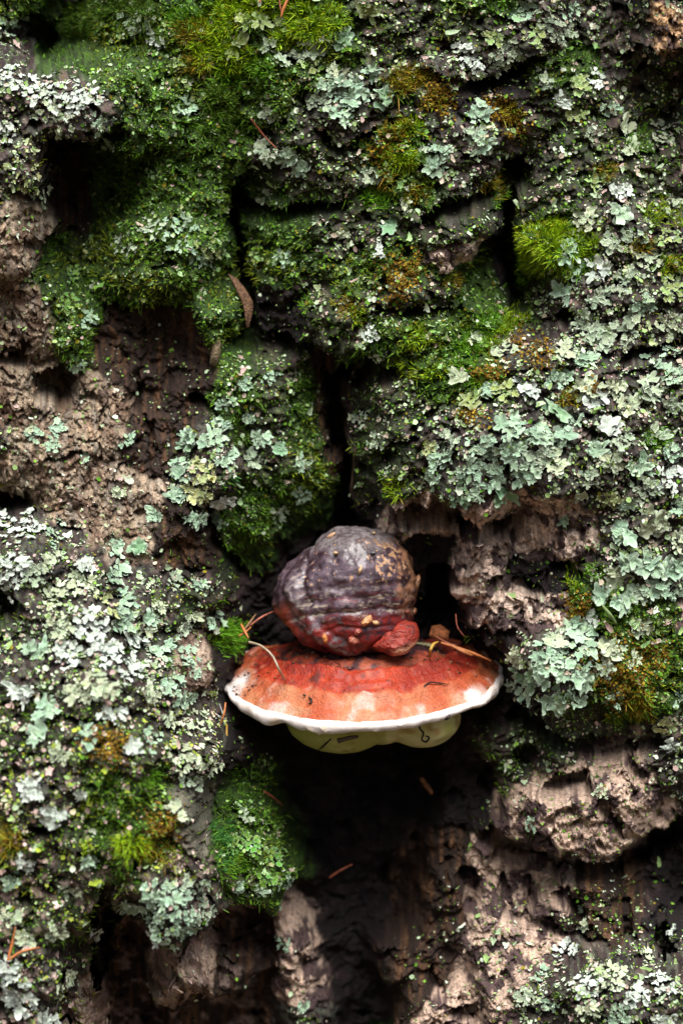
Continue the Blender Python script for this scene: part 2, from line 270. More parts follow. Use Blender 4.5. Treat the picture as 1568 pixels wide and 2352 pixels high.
# roughness of the bark
left_ = sstep(650, 450, PX)
bare = np.clip(W['b'] + W['g'], 0, 1); fib = W['f']
n1 = fbm(wx / 62, wy / 46, 2.2, 4, 0.55); n2 = fbm(PX / 15, PY / 12, 4.4, 3, 0.6); nr = fbm(wx / 40, wy / 26, 6.6, 3, 0.5, True)
strk = fbm(PX / 9, PY / 70, 8.8, 3, 0.6)
led = np.where(left_ > .5, fbm((wx + .15 * wy) / 36, wy / 130, 62.6, 4, .55, True), fbm(wx / 120, (wy + .42 * wx) / 34, 61.6, 4, 0.55, True)) * (np.abs(left_ - .5) * 2)          # layered, broken ledges
knob = fbm(wx / 24, wy / 22, 66.6, 2, 0.5)
H += 0.95 * (1 - 0.5 * bare) * (1 - 0.3 * left_) * np.clip(led, -1, .5) + 0.30 * (1 - bare) * np.clip(knob, -.15, .6)
mid = fbm(wx / 95, wy / 70, 12.9, 3, .55, True)
H += .55 * (1 - .4 * bare) * np.clip(mid, -1, .45) + (0.85 - 0.35 * bare - .22 * bare * left_) * n1 + (0.20 - 0.10 * bare) * n2 + 0.26 * (1 - bare) * np.clip(nr, -1, .6) + (0.13 * fib + 0.05 * bare + .10 * bare * left_) * strk + 0.07 * (fbm(PX / 6.5, PY / 6.5, 3.3, 2))
pit = fbm(PX / 30, PY / 36, 13.3, 2); H -= 0.6 * sstep(0.36, 0.5, pit) * (0.4 + 0.6 * bare)
pit2 = fbm(wx / 48, wy / 30, 15.3, 3); H -= 1.1 * sstep(0.26, 0.42, pit2) * (1 - .45 * bare)
chip = fbm(wx / 17, wy / 24, 16.3, 3, .6, True); H += .16 * bare * np.clip(chip, -.8, .3)
fur = fbm(PX / 5.5 + .6 * fbm(PX / 40, PY / 40, 2.7, 2), PY / 34, 18.1, 3, .6); H += .05 * bare * fur
# chipped terraces on bare wood
ter = 3.2 * fbm(wx / 58, wy / 40, 19.4, 4, .58); fr = ter - np.floor(ter); H += 0.34 * bare * (np.floor(ter) + sstep(0, .16, fr) - .75 * ter)
# round trunk: fall away at both sides, melt into the trunk at the rim of the sheet
RT = 0.62
def trunk_fall(x): return -100 * (RT - np.sqrt(np.maximum(RT * RT - x * x, 0.01)))
Xm = (PX - 784) * S
H += trunk_fall(Xm) * 0.55
m = np.minimum(np.minimum(PX - gx[0], gx[-1] - PX) / 150, np.minimum(PY - gy[0], gy[-1] - PY) / 150); m = sstep(0, 1, m)
H = H * m + (trunk_fall(Xm) - 1.2) * (1 - m)
def blur(A, r):
    for ax in (0, 1):
        B = np.concatenate([np.repeat(np.take(A, [0], ax), r + 1, ax), A, np.repeat(np.take(A, [-1], ax), r, ax)], ax)
        c = np.cumsum(B, ax, dtype=np.float64); n = A.shape[ax]
        A = ((np.take(c, range(2 * r + 1, 2 * r + 1 + n), ax) - np.take(c, range(0, n), ax)) / (2 * r + 1)).astype(np.float32)
    return A
Hs = blur(blur(H, 4), 4); Hb = blur(blur(H, 14), 14)
VP = P(PX, PY, H)
VP[..., 2] -= 0.0035 * np.clip(H - Hb, -1.2, 1.6) * m       # plates droop a little: real undercuts
def normals_of(A):
    dx = np.gradient(A, axis=1); dy = np.gradient(A, axis=0)
    n = np.cross(dx, dy); n /= np.linalg.norm(n, axis=-1)[..., None] + 1e-12
    return np.where(n[..., 1:2] > 0, -n, n)
VN = normals_of(VP); VNs = normals_of(P(PX, PY, Hs))
def surf(px, py):
    j = np.clip(np.round((np.asarray(px) - gx[0]) / STEP).astype(int), 0, NX - 1); i = np.clip(np.round((np.asarray(py) - gy[0]) / STEP).astype(int), 0, NY - 1)
    return VP[i, j], VNs[i, j]
def Hat(px, py):
    j = int(np.clip(round((px - gx[0]) / STEP), 0, NX - 1)); i = int(np.clip(round((py - gy[0]) / STEP), 0, NY - 1)); return float(Hs[i, j])

# colours of the bark (wood, wet bark, algae film), cavity shade painted in
dark = mix((0.014, 0.009, 0.009), (0.045, 0.025, 0.024), sstep(-.3, .5, fbm(PX / 45, PY / 30, 40.1, 3)))
pink = sstep(.08, .35, fbm(PX / 26, PY / 18, 41.7, 3)) * sstep(-.2, .3, fbm(PX / 150, PY / 150, 47.7, 2))
dark = dark * (1 - .62 * W['d'])[..., None]  # wet bark darker; also paints shade onto the cavity walls
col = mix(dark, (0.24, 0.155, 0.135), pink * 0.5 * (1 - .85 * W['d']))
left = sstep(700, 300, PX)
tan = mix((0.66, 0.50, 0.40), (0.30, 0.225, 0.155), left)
tan = tan * (0.62 + 0.7 * sstep(-.5, .5, fbm(PX / 11, PY / 75, 42.2, 4)))[..., None]
tan = mix(tan, (0.42, 0.23, 0.13), 0.4 * sstep(.1, .5, fbm(PX / 60, PY / 50, 43.2, 3)))
tan = mix(tan, (0.42, 0.29, 0.215), .75 * sstep(1600, 1720, PY))
tan = mix(tan, (0.46, 0.26, 0.10), .8 * sstep(1450, 1490, PX) * sstep(170, 100, PY))
wet = sstep(-.01, .05, fbm(wx / 50, wy / 42, 44.2, 5, .6)) * (1 - 0.25 * left)
tan = mix(tan, (0.50, 0.38, 0.31), .55 * (1 - left) * sstep(.05, .4, fbm(PX / 16, PY / 22, 57.2, 4)))
tan = tan * (.72 + .5 * sstep(-.4, .4, fur))[..., None] * (1 - .35 * sstep(.1, .45, fbm(PX / 9, PY / 14, 58.2, 3)))[..., None]
tan = mix(tan, mix((0.045, 0.024, 0.028), (0.085, 0.040, 0.024), left), wet * .92)
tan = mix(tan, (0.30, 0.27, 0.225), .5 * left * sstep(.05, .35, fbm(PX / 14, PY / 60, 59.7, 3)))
bsel = sstep(0.30, 0.62, W['b'] + 0.35 * fbm(PX / 40, PY / 40, 45.2, 3))
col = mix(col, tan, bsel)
fb = mix((0.022, 0.012, 0.008), (0.13, 0.062, 0.028), sstep(-.1, .55, fbm(PX / 12, PY / 80, 46.2, 4) + 0.2 * fbm(PX / 60, PY / 60, 1.2, 2)))
col = mix(col, fb, sstep(0.3, 0.7, W['f'] + 0.2 * fbm(PX / 40, PY / 40, 48.2, 3)))
col = mix(col, mix((0.13, 0.12, 0.085), (0.08, 0.08, 0.06), sstep(-.2, .3, n2)), sstep(.35, .6, W['g']))
alg = sstep(0.15, 0.7, W['m'] + 0.35 * W['l'] + 0.15 * W['L'] + 0.35 * fbm(PX / 30, PY / 26, 49.2, 4))
col = mix(col, mix((0.012, 0.034, 0.003), (0.060, 0.135, 0.010), sstep(-.3, .6, fbm(PX / 10, PY / 10, 50.2, 3))), alg * 0.8)
crust = sstep(0.2, 0.7, W['L'] + 0.4 * W['l'] + 0.5 * fbm(PX / 22, PY / 18, 51.2, 4))
col = mix(col, mix((0.20, 0.23, 0.16), (0.34, 0.38, 0.28), sstep(-.3, .4, fbm(PX / 7, PY / 7, 52.2, 2))), crust * 0.20 * sstep(-.1, .2, fbm(PX / 12, PY / 10, 53.2, 3)))
film = sstep(650, 500, PX) * sstep(1880, 1950, PY)
pinkish = film * sstep(.0, .3, fbm(PX / 34, PY / 24, 54.2, 3)); col = mix(col, (0.42, 0.29, 0.25), pinkish * 0.5)

tree = empty('tree_trunk', (0, 0, 0))
tag(tree, 'old rugged tree trunk with deeply fissured bark under lichen and moss', 'tree')
vid = np.arange(NX * NY).reshape(NY, NX)
quads = np.stack([vid[:-1, :-1], vid[1:, :-1], vid[1:, 1:], vid[:-1, 1:]], -1).reshape(-1, 4)
qc = cell[:-1, :-1].ravel(); VPf = VP.reshape(-1, 3); VNf = VN.reshape(-1, 3); Cf = col.reshape(-1, 3)
order = np.argsort(qc, kind='stable'); qs = qc[order]; cuts = np.searchsorted(qs, np.arange(len(PLATES) + 1))
PNAME = {'L': 'bark_plate', 'l': 'bark_plate', 'm': 'bark_plate', 'b': 'bare_wood_plate', 'f': 'fibrous_wood', 'd': 'bark_plate', 'g': 'bark_knob'}
outer = []
for i in range(len(PLATES)):
    q = quads[order[cuts[i]:cuts[i + 1]]]
    if len(q) == 0: continue
    if i >= NREAL: outer.append(q); continue
    u, inv = np.unique(q, return_inverse=True)
    link(PNAME[PLATES[i][6]], mesh_from('bark_plate', VPf[u], inv.reshape(-1, 4), Cf[u], [MAT['bark']], normals=VNf[u]), tree)
q = np.concatenate(outer); u, inv = np.unique(q, return_inverse=True)
link('outer_bark', mesh_from('outer_bark', VPf[u], inv.reshape(-1, 4), Cf[u], [MAT['bark']], normals=VNf[u]), tree)

# the rest of the trunk, round and full length, dented where the measured bark sheet stands in front of it
nt_, nz_ = 220, 250; th = np.linspace(0, 2 * np.pi, nt_, endpoint=False); zz = np.concatenate([np.linspace(-0.15, 0.6, 50), np.linspace(0.607, 1.8, 140), np.linspace(1.81, 4.2, 60)])
TH, ZZ = np.meshgrid(th, zz); cx_, cy_ = np.sin(TH), -np.cos(TH)
rad = RT * (1 + 0.35 * np.exp(-(ZZ + 0.15) / 0.28) - 0.04 * (ZZ - ZC))
rad = rad + 0.02 * fbm(cx_ * 5, cy_ * 5, ZZ * 2.2, 4) + 0.012 * fbm(cx_ * 22, cy_ * 22, ZZ * 12, 3, .5, True)
X = rad * cx_
hw, hh = (gx[-1] - gx[0]) / 2 * S, (gy[-1] - gy[0]) / 2 * S; xc = ((gx[0] + gx[-1]) / 2 - 784) * S; zc_ = ZC + (1176 - (gy[0] + gy[-1]) / 2) * S
inside = sstep(0, 0.03, np.minimum(hw - np.abs(X - xc), hh - np.abs(ZZ - zc_)) - 0.012) * (cy_ < 0)
rad = rad - 0.16 * inside
V = np.stack([rad * cx_, RT + rad * cy_, ZZ], -1).reshape(-1, 3)
ii = np.arange(nt_ * nz_).reshape(nz_, nt_); jj = np.roll(ii, -1, 1)
F = np.stack([ii[:-1], jj[:-1], jj[1:], ii[1:]], -1).reshape(-1, 4)
cc = mix((0.035, 0.022, 0.020), (0.16, 0.11, 0.085), sstep(-.1, .5, fbm(cx_ * 14, cy_ * 14, ZZ * 8, 4)))
cc = mix(cc, (0.27, 0.32, 0.22), 0.8 * sstep(.1, .35, fbm(cx_ * 20, cy_ * 20, ZZ * 20 + 7, 4)))
cc = mix(cc, (0.04, 0.07, 0.015), 0.8 * sstep(.1, .35, fbm(cx_ * 8, cy_ * 8, ZZ * 5 + 17, 3)))
link('trunk', mesh_from('trunk', V, F, cc.reshape(-1, 3), [MAT['bark']]), tree)

# forest floor
gm = material('leaf_litter', base=(0.07, 0.045, 0.025), rough=0.95, var=0.6, vscale=25, bump=1.0, bscale=40, vdet=8)
g = 60.0; n = 121; t = np.linspace(-1, 1, n); t = np.sign(t) * np.abs(t) ** 2.2 * g; GX, GY = np.meshgrid(t, t)
GZ = 0.05 * fbm(GX * 0.7, GY * 0.7, 3.3, 4); vi = np.arange(n * n).reshape(n, n)
go = link('ground', mesh_from('ground', np.stack([GX, GY, GZ], -1).reshape(-1, 3), np.stack([vi[:-1, :-1], vi[:-1, 1:], vi[1:, 1:], vi[1:, :-1]], -1).reshape(-1, 4), mats=[gm]))
tag(go, 'brown leaf litter on the forest floor round the trunk', 'ground', kind='structure')
# ------------------------------------------------------------------ bracket fungus
def cm(px, py, H): return P(px, py, H)
fung = empty('bracket_fungus', tuple(P(820, 1520, -4)))
tag(fung, 'bracket fungus with a dark ball-shaped old cap above a red shelf with white rim', 'fungus')
FO = np.array(fung.location)
def part(name, V, F, col, mat, parent=fung, smooth=True):
    o = link(name, mesh_from(name, np.asarray(V) - FO, F, col, [mat], smooth), parent); return o

# shelf: rings from the middle of the top over the rim to the middle of the underside
nph = 360
ph = np.linspace(0, 2 * np.pi, nph, endpoint=False)
prof = []      # (r, zone value, thickness offset)
NT, NR, NB = 120, 34, 40
rt = np.linspace(0.02, 0.955, NT)
SC = P(833, 1520, -2.6)        # centre of the shelf in plan
front = np.clip(np.sin(ph), 0, 1)
Rx = 0.0742 * np.ones(nph); Ry = np.where(np.sin(ph) > 0, 0.066, 0.034)
Rw = 1 + 0.034 * perlin(np.cos(ph) * 2.6 + 4, np.sin(ph) * 3.1, 2.0) + 0.022 * perlin(np.cos(ph) * 6, np.sin(ph) * 8, 5.0) + 0.004 * perlin(np.cos(ph) * 22, np.sin(ph) * 22, 6.0)
Rw = Rw + .03 * np.exp(-((ph - 1.62) / .22) ** 2) - .025 * np.exp(-((ph - .95) / .25) ** 2)
Rw = Rw - 0.05 * np.exp(-((ph - 2.55) / 0.25) ** 2) * 0.5
drop = np.where(np.sin(ph) > 0, 0.0180 + 0.0190 * front, 0.0180 * np.clip(1 + 1.75 * np.sin(ph), 0, 1)) - 0.0034 * np.cos(ph) * (1 - .5 * front)
def g_of(r): return np.interp(r, [0, .34, .5, .58, .62, .8, .9, .955, 1.0], [-.06, .02, .12, .20, .225, .52, .74, .87, 1.0])
rings = []; rv = []; zone = []
Z0 = ZC + (1176 - 1492) * S
for r in rt:
    rings.append(np.stack([r * Rw * Rx * np.cos(ph), -r * Rw * Ry * np.sin(ph), -drop * g_of(r)], -1)); rv.append(np.full(nph, r)); zone.append(0)
thick = 0.0058 + 0.0036 * perlin(np.cos(ph) * 2.2 + 9, np.sin(ph) * 2.2, 1.0) + 0.0018 * perlin(np.cos(ph) * 6, np.sin(ph) * 6, 8.0)
for k in range(NR):
    a = math.pi * (k + 0.5) / NR
    rr = 0.955 + 0.045 * math.sin(a) - 0.02 * (k / NR)
    zt = -drop * g_of(0.955) - thick * (0.5 - 0.5 * math.cos(a)) * 1.0
    rings.append(np.stack([rr * Rw * Rx * np.cos(ph), -rr * Rw * Ry * np.sin(ph), zt], -1)); rv.append(np.full(nph, 0.955 + 0.045 * math.sin(a))); zone.append(1)
zb = rings[-1][:, 2]
for k in range(NB):
    r = 0.93 * (1 - (k + 1) / NB * 0.98)
    rings.append(np.stack([r * Rw * Rx * np.cos(ph), -r * Rw * Ry * np.sin(ph), zb + 0.004 * (1 - (r / .93) ** 2)], -1)); rv.append(np.full(nph, r)); zone.append(2)
V = np.stack(rings); rv = np.stack(rv); zone = np.array(zone)
top = (zone == 0)[:, None]
x, y, z = V[..., 0], V[..., 1], V[..., 2]
nz1 = fbm(x * 60, y * 60, 1.0, 4); nz2 = fbm(x * 190, y * 190, 4.0, 4); ang = np.broadcast_to(ph, rv.shape)
bump = top * (0.0022 * nz1 * sstep(1.0, .7, rv) + 0.0018 * nz2 * sstep(1.0, .80, rv) + .0005 * np.sin(rv * 70 + 4 * nz1) * sstep(.55, .65, rv) * sstep(.96, .9, rv) + 0.0022 * np.clip(nz1, 0, 1) * sstep(.55, .4, rv) - 0.0016 * np.exp(-((rv - .575 + .02 * nz1) / .022) ** 2) + 0.0011 * np.exp(-((rv - .64 + .03 * nz1) / .035) ** 2))
bump = bump + (zone == 1)[:, None] * (0.0012 * fbm(x * 110, y * 110, z * 160, 4)) - (zone == 1)[:, None] * 0.0010 * sstep(.34, .5, fbm(x * 150 + 5, y * 150, z * 150, 2))
V[..., 2] += bump
V = V + np.array([SC[0], SC[1], Z0])
# colours of the shelf: salmon, purple and painted shadow by the old cap, brick red belt, orange and cream edge, white rim
rw = rv + 0.035 * nz1 + 0.012 * nz2
n3 = fbm(x * 110 + 3, y * 110, 9.0, 4); n4 = fbm(x * 45, y * 45, 14.0, 3)
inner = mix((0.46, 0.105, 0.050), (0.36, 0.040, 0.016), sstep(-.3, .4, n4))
inner = mix(inner, (0.075, 0.028, 0.032), sstep(.02, .30, n3 + 0.25 * n4 + 0.34 * sstep(.56, .40, rv) + .06 + .25 * sstep(.4, .8, np.cos(ang)) * sstep(-.1, .3, -np.sin(ang) + .3)))  # purple mottling, thickened near the cap as a painted shadow
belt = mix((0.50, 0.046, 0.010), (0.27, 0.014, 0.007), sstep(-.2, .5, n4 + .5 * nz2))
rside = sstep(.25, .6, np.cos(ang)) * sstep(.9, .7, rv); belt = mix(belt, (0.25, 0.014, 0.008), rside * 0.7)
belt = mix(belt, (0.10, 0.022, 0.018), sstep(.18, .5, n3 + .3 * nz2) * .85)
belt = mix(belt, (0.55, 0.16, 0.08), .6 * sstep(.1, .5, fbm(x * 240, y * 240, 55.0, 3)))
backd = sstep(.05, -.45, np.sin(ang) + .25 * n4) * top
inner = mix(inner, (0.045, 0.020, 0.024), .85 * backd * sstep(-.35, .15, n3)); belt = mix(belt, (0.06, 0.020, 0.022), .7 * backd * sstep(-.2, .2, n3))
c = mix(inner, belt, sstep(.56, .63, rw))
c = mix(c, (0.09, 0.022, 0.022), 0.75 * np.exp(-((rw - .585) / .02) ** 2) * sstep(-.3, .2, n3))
c = mix(c, mix((0.52, 0.095, 0.030), (0.64, 0.25, 0.115), sstep(-.3, .4, n4)), sstep(.775, .84, rw + .05 * n3))
c = mix(c, (0.70, 0.50, 0.42), .85 * sstep(.16, .45, fbm(x * 95 + 1, y * 95, 33.0, 5, .62) + .35 * n4) * sstep(.76, .83, rw))
c = mix(c, (0.62, 0.31, 0.17), .6 * sstep(.90, .925, rw) * sstep(.0, .2, fbm(x * 70, y * 70, 22.0, 3)))
c = c * .68
wh = sstep(.955, .99, rv + 0.018 * nz1 + .008 * nz2) * top + (zone >= 1)[:, None]
leftp = np.exp(-((ang - 2.95) / .13) ** 2) * sstep(.82, .87, rw) + np.exp(-((ang - .62) / .09) ** 2) * sstep(.86, .90, rw)
wh = np.clip(wh + .4 * top * sstep(.87, .91, rw) * sstep(.05, .3, fbm(x * 55 + 2, y * 55, 66.0, 5, .6)) + leftp * sstep(-.25, .0, n3 + .2), 0, 1)
c = mix(c, np.broadcast_to(np.array([0.66, 0.60, 0.57], np.float32), c.shape), wh)
rimn = fbm(x * 60, y * 60, z * 90 + 5, 4, .6)
c = mix(c, (0.70, 0.52, 0.40), .75 * (zone == 1)[:, None] * sstep(.02, .35, rimn))
c = mix(c, (0.16, 0.10, 0.06), .8 * (zone == 1)[:, None] * sstep(.40, .5, fbm(x * 210 + 5, y * 210, z * 210, 3)))
c = mix(c, (0.07, 0.018, 0.015), .75 * top * sstep(.34, .48, fbm(x * 380, y * 380, 77.0, 2)) * sstep(.9, .8, rv))
c = mix(c, (0.62, 0.50, 0.32), .6 * (zone == 1)[:, None] * sstep(.36, .5, fbm(x * 150 + 5, y * 150, z * 150, 2)))
c = mix(c, (0.58, 0.55, 0.30), (zone == 2)[:, None] * np.ones_like(rv))
nR = len(V); idx = np.arange(nR * nph).reshape(nR, nph); nxt = np.roll(idx, -1, 1)
allq = np.stack([idx[:-1], nxt[:-1], nxt[1:], idx[1:]], -1)
def ringpart(name, a, b, mat, parent):
    q = allq[a:b].reshape(-1, 4)[:, ::-1]; u, inv = np.unique(q, return_inverse=True)
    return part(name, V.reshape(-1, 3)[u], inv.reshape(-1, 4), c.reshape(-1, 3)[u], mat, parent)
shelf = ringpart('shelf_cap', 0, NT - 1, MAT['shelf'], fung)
ringpart('white_rim', NT - 1, NT + NR - 1, MAT['flesh'], shelf)
ringpart('pore_surface', NT + NR - 1, nR - 1, MAT['flesh'], shelf)
shelf_top = V[:NT].reshape(-1, 3); shelf_px = 784 + shelf_top[:, 0] / S * D / (D + shelf_top[:, 1]); shelf_py = 1176 - (shelf_top[:, 2] - ZC) / S * D / (D + shelf_top[:, 1])
def on_shelf(px, py):
    k = np.where(shelf_top[:, 1] < SC[1] + 0.012, (shelf_px - px) ** 2 + (shelf_py - py) ** 2, 9e9).argmin(); return shelf_top[k]

def ico(sub):
    bm = bmesh.new(); bmesh.ops.create_icosphere(bm, subdivisions=sub, radius=1)
    Vv = np.array([v.co[:] for v in bm.verts], np.float32); Ff = np.array([[v.index for v in f.verts] for f in bm.faces], np.int32); bm.free(); return Vv, Ff
IV, IF = ico(7); IV5, IF5 = ico(5); IV4, IF4 = ico(4)
def ell_exit(n, cen, rad_):
    cen = np.array(cen, np.float32); rad_ = np.array(rad_, np.float32)
    a = ((n / rad_) ** 2).sum(1); b = -2 * (n * cen / rad_ ** 2).sum(1); c0 = ((cen / rad_) ** 2).sum() - 1
    disc = b * b - 4 * a * c0; return np.where(disc > 0, (-b + np.sqrt(np.maximum(disc, 0))) / (2 * a), 0.01).clip(0.01)
def smax(rs, p): return sum(np.clip(r, .01, None) ** p for r in rs) ** (1 / p)

# the old cap: a dome over a lower fold that sticks out on the left
KC = P(798, 1362, -1.6)
n = IV
rs = [ell_exit(n, (.50, -.1, .75), (3.05, 3.3, 2.75)), ell_exit(n, (-.05, 0, -.35), (3.45, 3.25, 2.35)), ell_exit(n, (-1.65, -.3, -.05), (2.15, 2.5, 1.85)), ell_exit(n, (0.2, -.9, -1.5), (3.0, 2.3, 1.55))]
r = smax(rs, 12)
q = n * r[:, None]
qn1 = fbm(q[:, 0] * .8, q[:, 1] * .8, q[:, 2] * .8, 4); qn2 = fbm(q[:, 0] * 2.6 + 5, q[:, 1] * 2.6, q[:, 2] * 3.2, 4)
zb_ = q[:, 2] + 0.25 * qn1 - 0.10 * q[:, 0] + 0.06 * (q[:, 0] + .5) ** 2 * 0.3
band = np.sin(zb_ * 11 + 2 * qn2)
ql = fbm(q[:, 0] * .5 + 7, q[:, 1] * .5, q[:, 2] * .6, 2)
r2 = r + 0.11 * qn1 + .30 * ql + 0.05 * qn2 + .10 * fbm(q[:, 0] * .45 + 3, q[:, 1] * .45, q[:, 2] * .9, 2) + 0.03 * band * sstep(1.4, .2, zb_)
cv = np.array([(-2.0, 1.7), (-2.35, .8), (-2.3, 0), (-1.8, -.9), (-1.0, -1.75), (.1, -2.3)], np.float32); dg = np.full(len(q), 9., np.float32); sg = np.zeros(len(q), np.float32)
_qx = q[:, 0] + .22 * qn1; _qz = q[:, 2] + .22 * qn2
for a_, b_ in zip(cv[:-1], cv[1:]):
    ab = b_ - a_; t_ = np.clip(((_qx - a_[0]) * ab[0] + (_qz - a_[1]) * ab[1]) / (ab @ ab), 0, 1); ddx = _qx - a_[0] - t_ * ab[0]; ddz = _qz - a_[1] - t_ * ab[1]
    dd = np.hypot(ddx, ddz); sgn = np.sign(ab[0] * ddz - ab[1] * ddx); sg = np.where(dd < dg, -sgn, sg); dg = np.minimum(dg, dd)
dgs = dg * sg; frontk = sstep(.6, -.4, q[:, 1])       # positive on the outer (left, lower) side of the groove
r2 += frontk * (-.12 * np.exp(-(dg / .15) ** 2) + .12 * np.exp(-((dgs - .42) / .30) ** 2) - .12 * np.exp(-((dgs - .95) / .16) ** 2))
r2 -= 0.16 * np.exp(-((zb_ + 1.55) / .12) ** 2) * sstep(-2.2, -.5, q[:, 0]) + 0.08 * np.exp(-((zb_ + .75) / .07) ** 2) * sstep(-.2, .3, qn1 + .2)
q = n * r2[:, None]; q[:, 2] = np.where(q[:, 2] < 0, q[:, 2] * 1.06, q[:, 2])
# its colours
k1 = fbm(q[:, 0] * 1.6, q[:, 1] * 1.6, q[:, 2] * 1.6 + 8, 5, .6); k2 = fbm(q[:, 0] * 3.4, q[:, 1] * 3.4, q[:, 2] * 3.4 + 18, 4, .6); k3 = fbm(q[:, 0] * 1.0, q[:, 1] * 1.0, zb_ * 6.5 + 4, 4, .6)
zc2 = zb_
cK = mix((0.030, 0.013, 0.017), (0.13, 0.088, 0.115), sstep(-.35, .4, k1 + .5 * k2))
grey = sstep(1.55, 2.5, zc2 + .7 * k1 - .25 * np.abs(q[:, 0] - .2)); cK = mix(cK, mix((0.23, 0.20, 0.20), (0.08, 0.06, 0.065), sstep(-.2, .25, k2 + .4 * k1)), grey * 0.9)
streak = sstep(.10, .32, k3 + .2 * k2) * sstep(.7, -.2, zc2) * sstep(-2.2, -1.5, zc2); cK = mix(cK, (0.42, 0.33, 0.25), 0.9 * streak)
wine = sstep(.05, .4, -k3 + .1 * k1) * sstep(.8, .1, zc2); cK = mix(cK, (0.16, 0.020, 0.026), 0.8 * wine)
red = sstep(-.7, -1.5, zc2 + .5 * k1); cK = mix(cK, mix((0.20, 0.012, 0.009), (0.035, 0.010, 0.016), sstep(-.1, .25, k1 + .5 * k2)), red * .92)
lred = sstep(-2.5, -3.0, q[:, 0] + .5 * k1) * sstep(.3, -.5, zc2); cK = mix(cK, (0.36, 0.045, 0.015), lred * .8)
lgrey = np.exp(-((dgs - .42) / .26) ** 2) * frontk * sstep(1.9, 1.2, q[:, 2]); cK = mix(cK, (0.30, 0.265, 0.25), np.clip(lgrey * sstep(-.05, .3, k2 + .5 * k1), 0, 1) * .75)
tanp = sstep(.17, .25, k2 + .25 * k1 + 0.25 * sstep(1.0, 2.6, q[:, 0] + .3 * q[:, 2]) - .12) * sstep(.2, .8, zc2) * sstep(3.0, 2.3, zc2); cK = mix(cK, (0.50, 0.285, 0.15), tanp * .9)
rt_ = sstep(2.35, 2.75, q[:, 0] + .4 * k2) * sstep(-1.5, -.5, zc2); cK = mix(cK, (0.42, 0.20, 0.10), rt_ * sstep(-.2, .15, k1) * .8)
cK = cK * .78
KV = q * 0.01 * np.array([1, 1, 1]) + KC
cap = part('old_cap', KV, IF, cK, MAT['fungus'])
kpx = 784 + KV[:, 0] / S * D / (D + KV[:, 1]); kpy = 1176 - (KV[:, 2] - ZC) / S * D / (D + KV[:, 1])
def on_cap(px, py):
    k = np.where(KV[:, 1] < KC[1], (kpx - px) ** 2 + (kpy - py) ** 2, 9e9).argmin(); return KV[k]
def lump(name, cen, size, rotz, seed, col_, mat, parent, sub=(IV4, IF4), rough=.35, flat=0.0, col2=None):
    Vv, Ff = sub; nn = fbm(Vv[:, 0] * 1.3 + seed, Vv[:, 1] * 1.3, Vv[:, 2] * 1.3, 3)
    A = Vv * (1 + rough * nn)[:, None]
    if flat: A = np.sign(A) * np.abs(A) ** (1 - flat)
    A = A * np.array(size); cr, sr = math.cos(rotz), math.sin(rotz)
    A = np.stack([A[:, 0] * cr - A[:, 2] * sr, A[:, 1], A[:, 0] * sr + A[:, 2] * cr], 1)
    cc_ = mix(np.broadcast_to(np.array(col_, np.float32), A.shape), col2 or tuple(.4 * v for v in col_), sstep(-.1, .4, fbm(Vv[:, 0] * 3 + seed, Vv[:, 1] * 3, Vv[:, 2] * 3, 3)))
    return part(name, A + np.array(cen), Ff, cc_, mat, parent)
# red wedge-shaped bud at the lower right of the old cap
wed = [(851, 1484), (868, 1466), (900, 1446), (934, 1426), (956, 1432), (962, 1462), (945, 1486), (915, 1503), (880, 1496)]
w0 = on_cap(905, 1462); Hc = -w0[1] * 100
Vv, Ff = IV5, IF5
angp = np.array([math.atan2(-(b - 1465), a - 908) for a, b in wed]); radp = np.array([math.hypot(a - 908, b - 1465) for a, b in wed]) * S
o_ = np.argsort(angp); angp, radp = angp[o_], radp[o_]
an = np.arctan2(Vv[:, 2], Vv[:, 0]); R_ = np.interp(an, np.concatenate([angp - 2 * np.pi, angp, angp + 2 * np.pi]), np.tile(radp, 3))
rho = np.hypot(Vv[:, 0], Vv[:, 2]); fac = np.abs(rho) ** .8 * R_ / np.maximum(rho, 1e-4)
A = np.stack([Vv[:, 0] * fac, Vv[:, 1] * 0.0085 * (1 + .25 * fbm(Vv[:, 0] * 4, Vv[:, 2] * 4, 3.3, 3)), Vv[:, 2] * fac], 1)
A[:, 2] += 0.0005 * fbm(Vv[:, 0] * 3, Vv[:, 1] * 3, Vv[:, 2] * 3, 3); A[:, 1] -= 0.35 * (-A[:, 2])
wn_ = fbm(Vv[:, 0] * 3.5, Vv[:, 1] * 3.5, Vv[:, 2] * 3.5 + 4, 4)
cw = mix(mix((0.30, 0.028, 0.014), (0.09, 0.008, 0.006), sstep(-.1, .35, wn_)), (0.62, 0.30, 0.19), sstep(-.30, -.62, Vv[:, 2] - .35 * Vv[:, 0] + .35 * wn_) * sstep(-.4, .1, Vv[:, 0]))
tag(part('red_bud', A + P(908, 1466, Hc + .05), Ff, cw * .8, MAT['shelf']), 'glossy red wedge-shaped bud on the old cap')
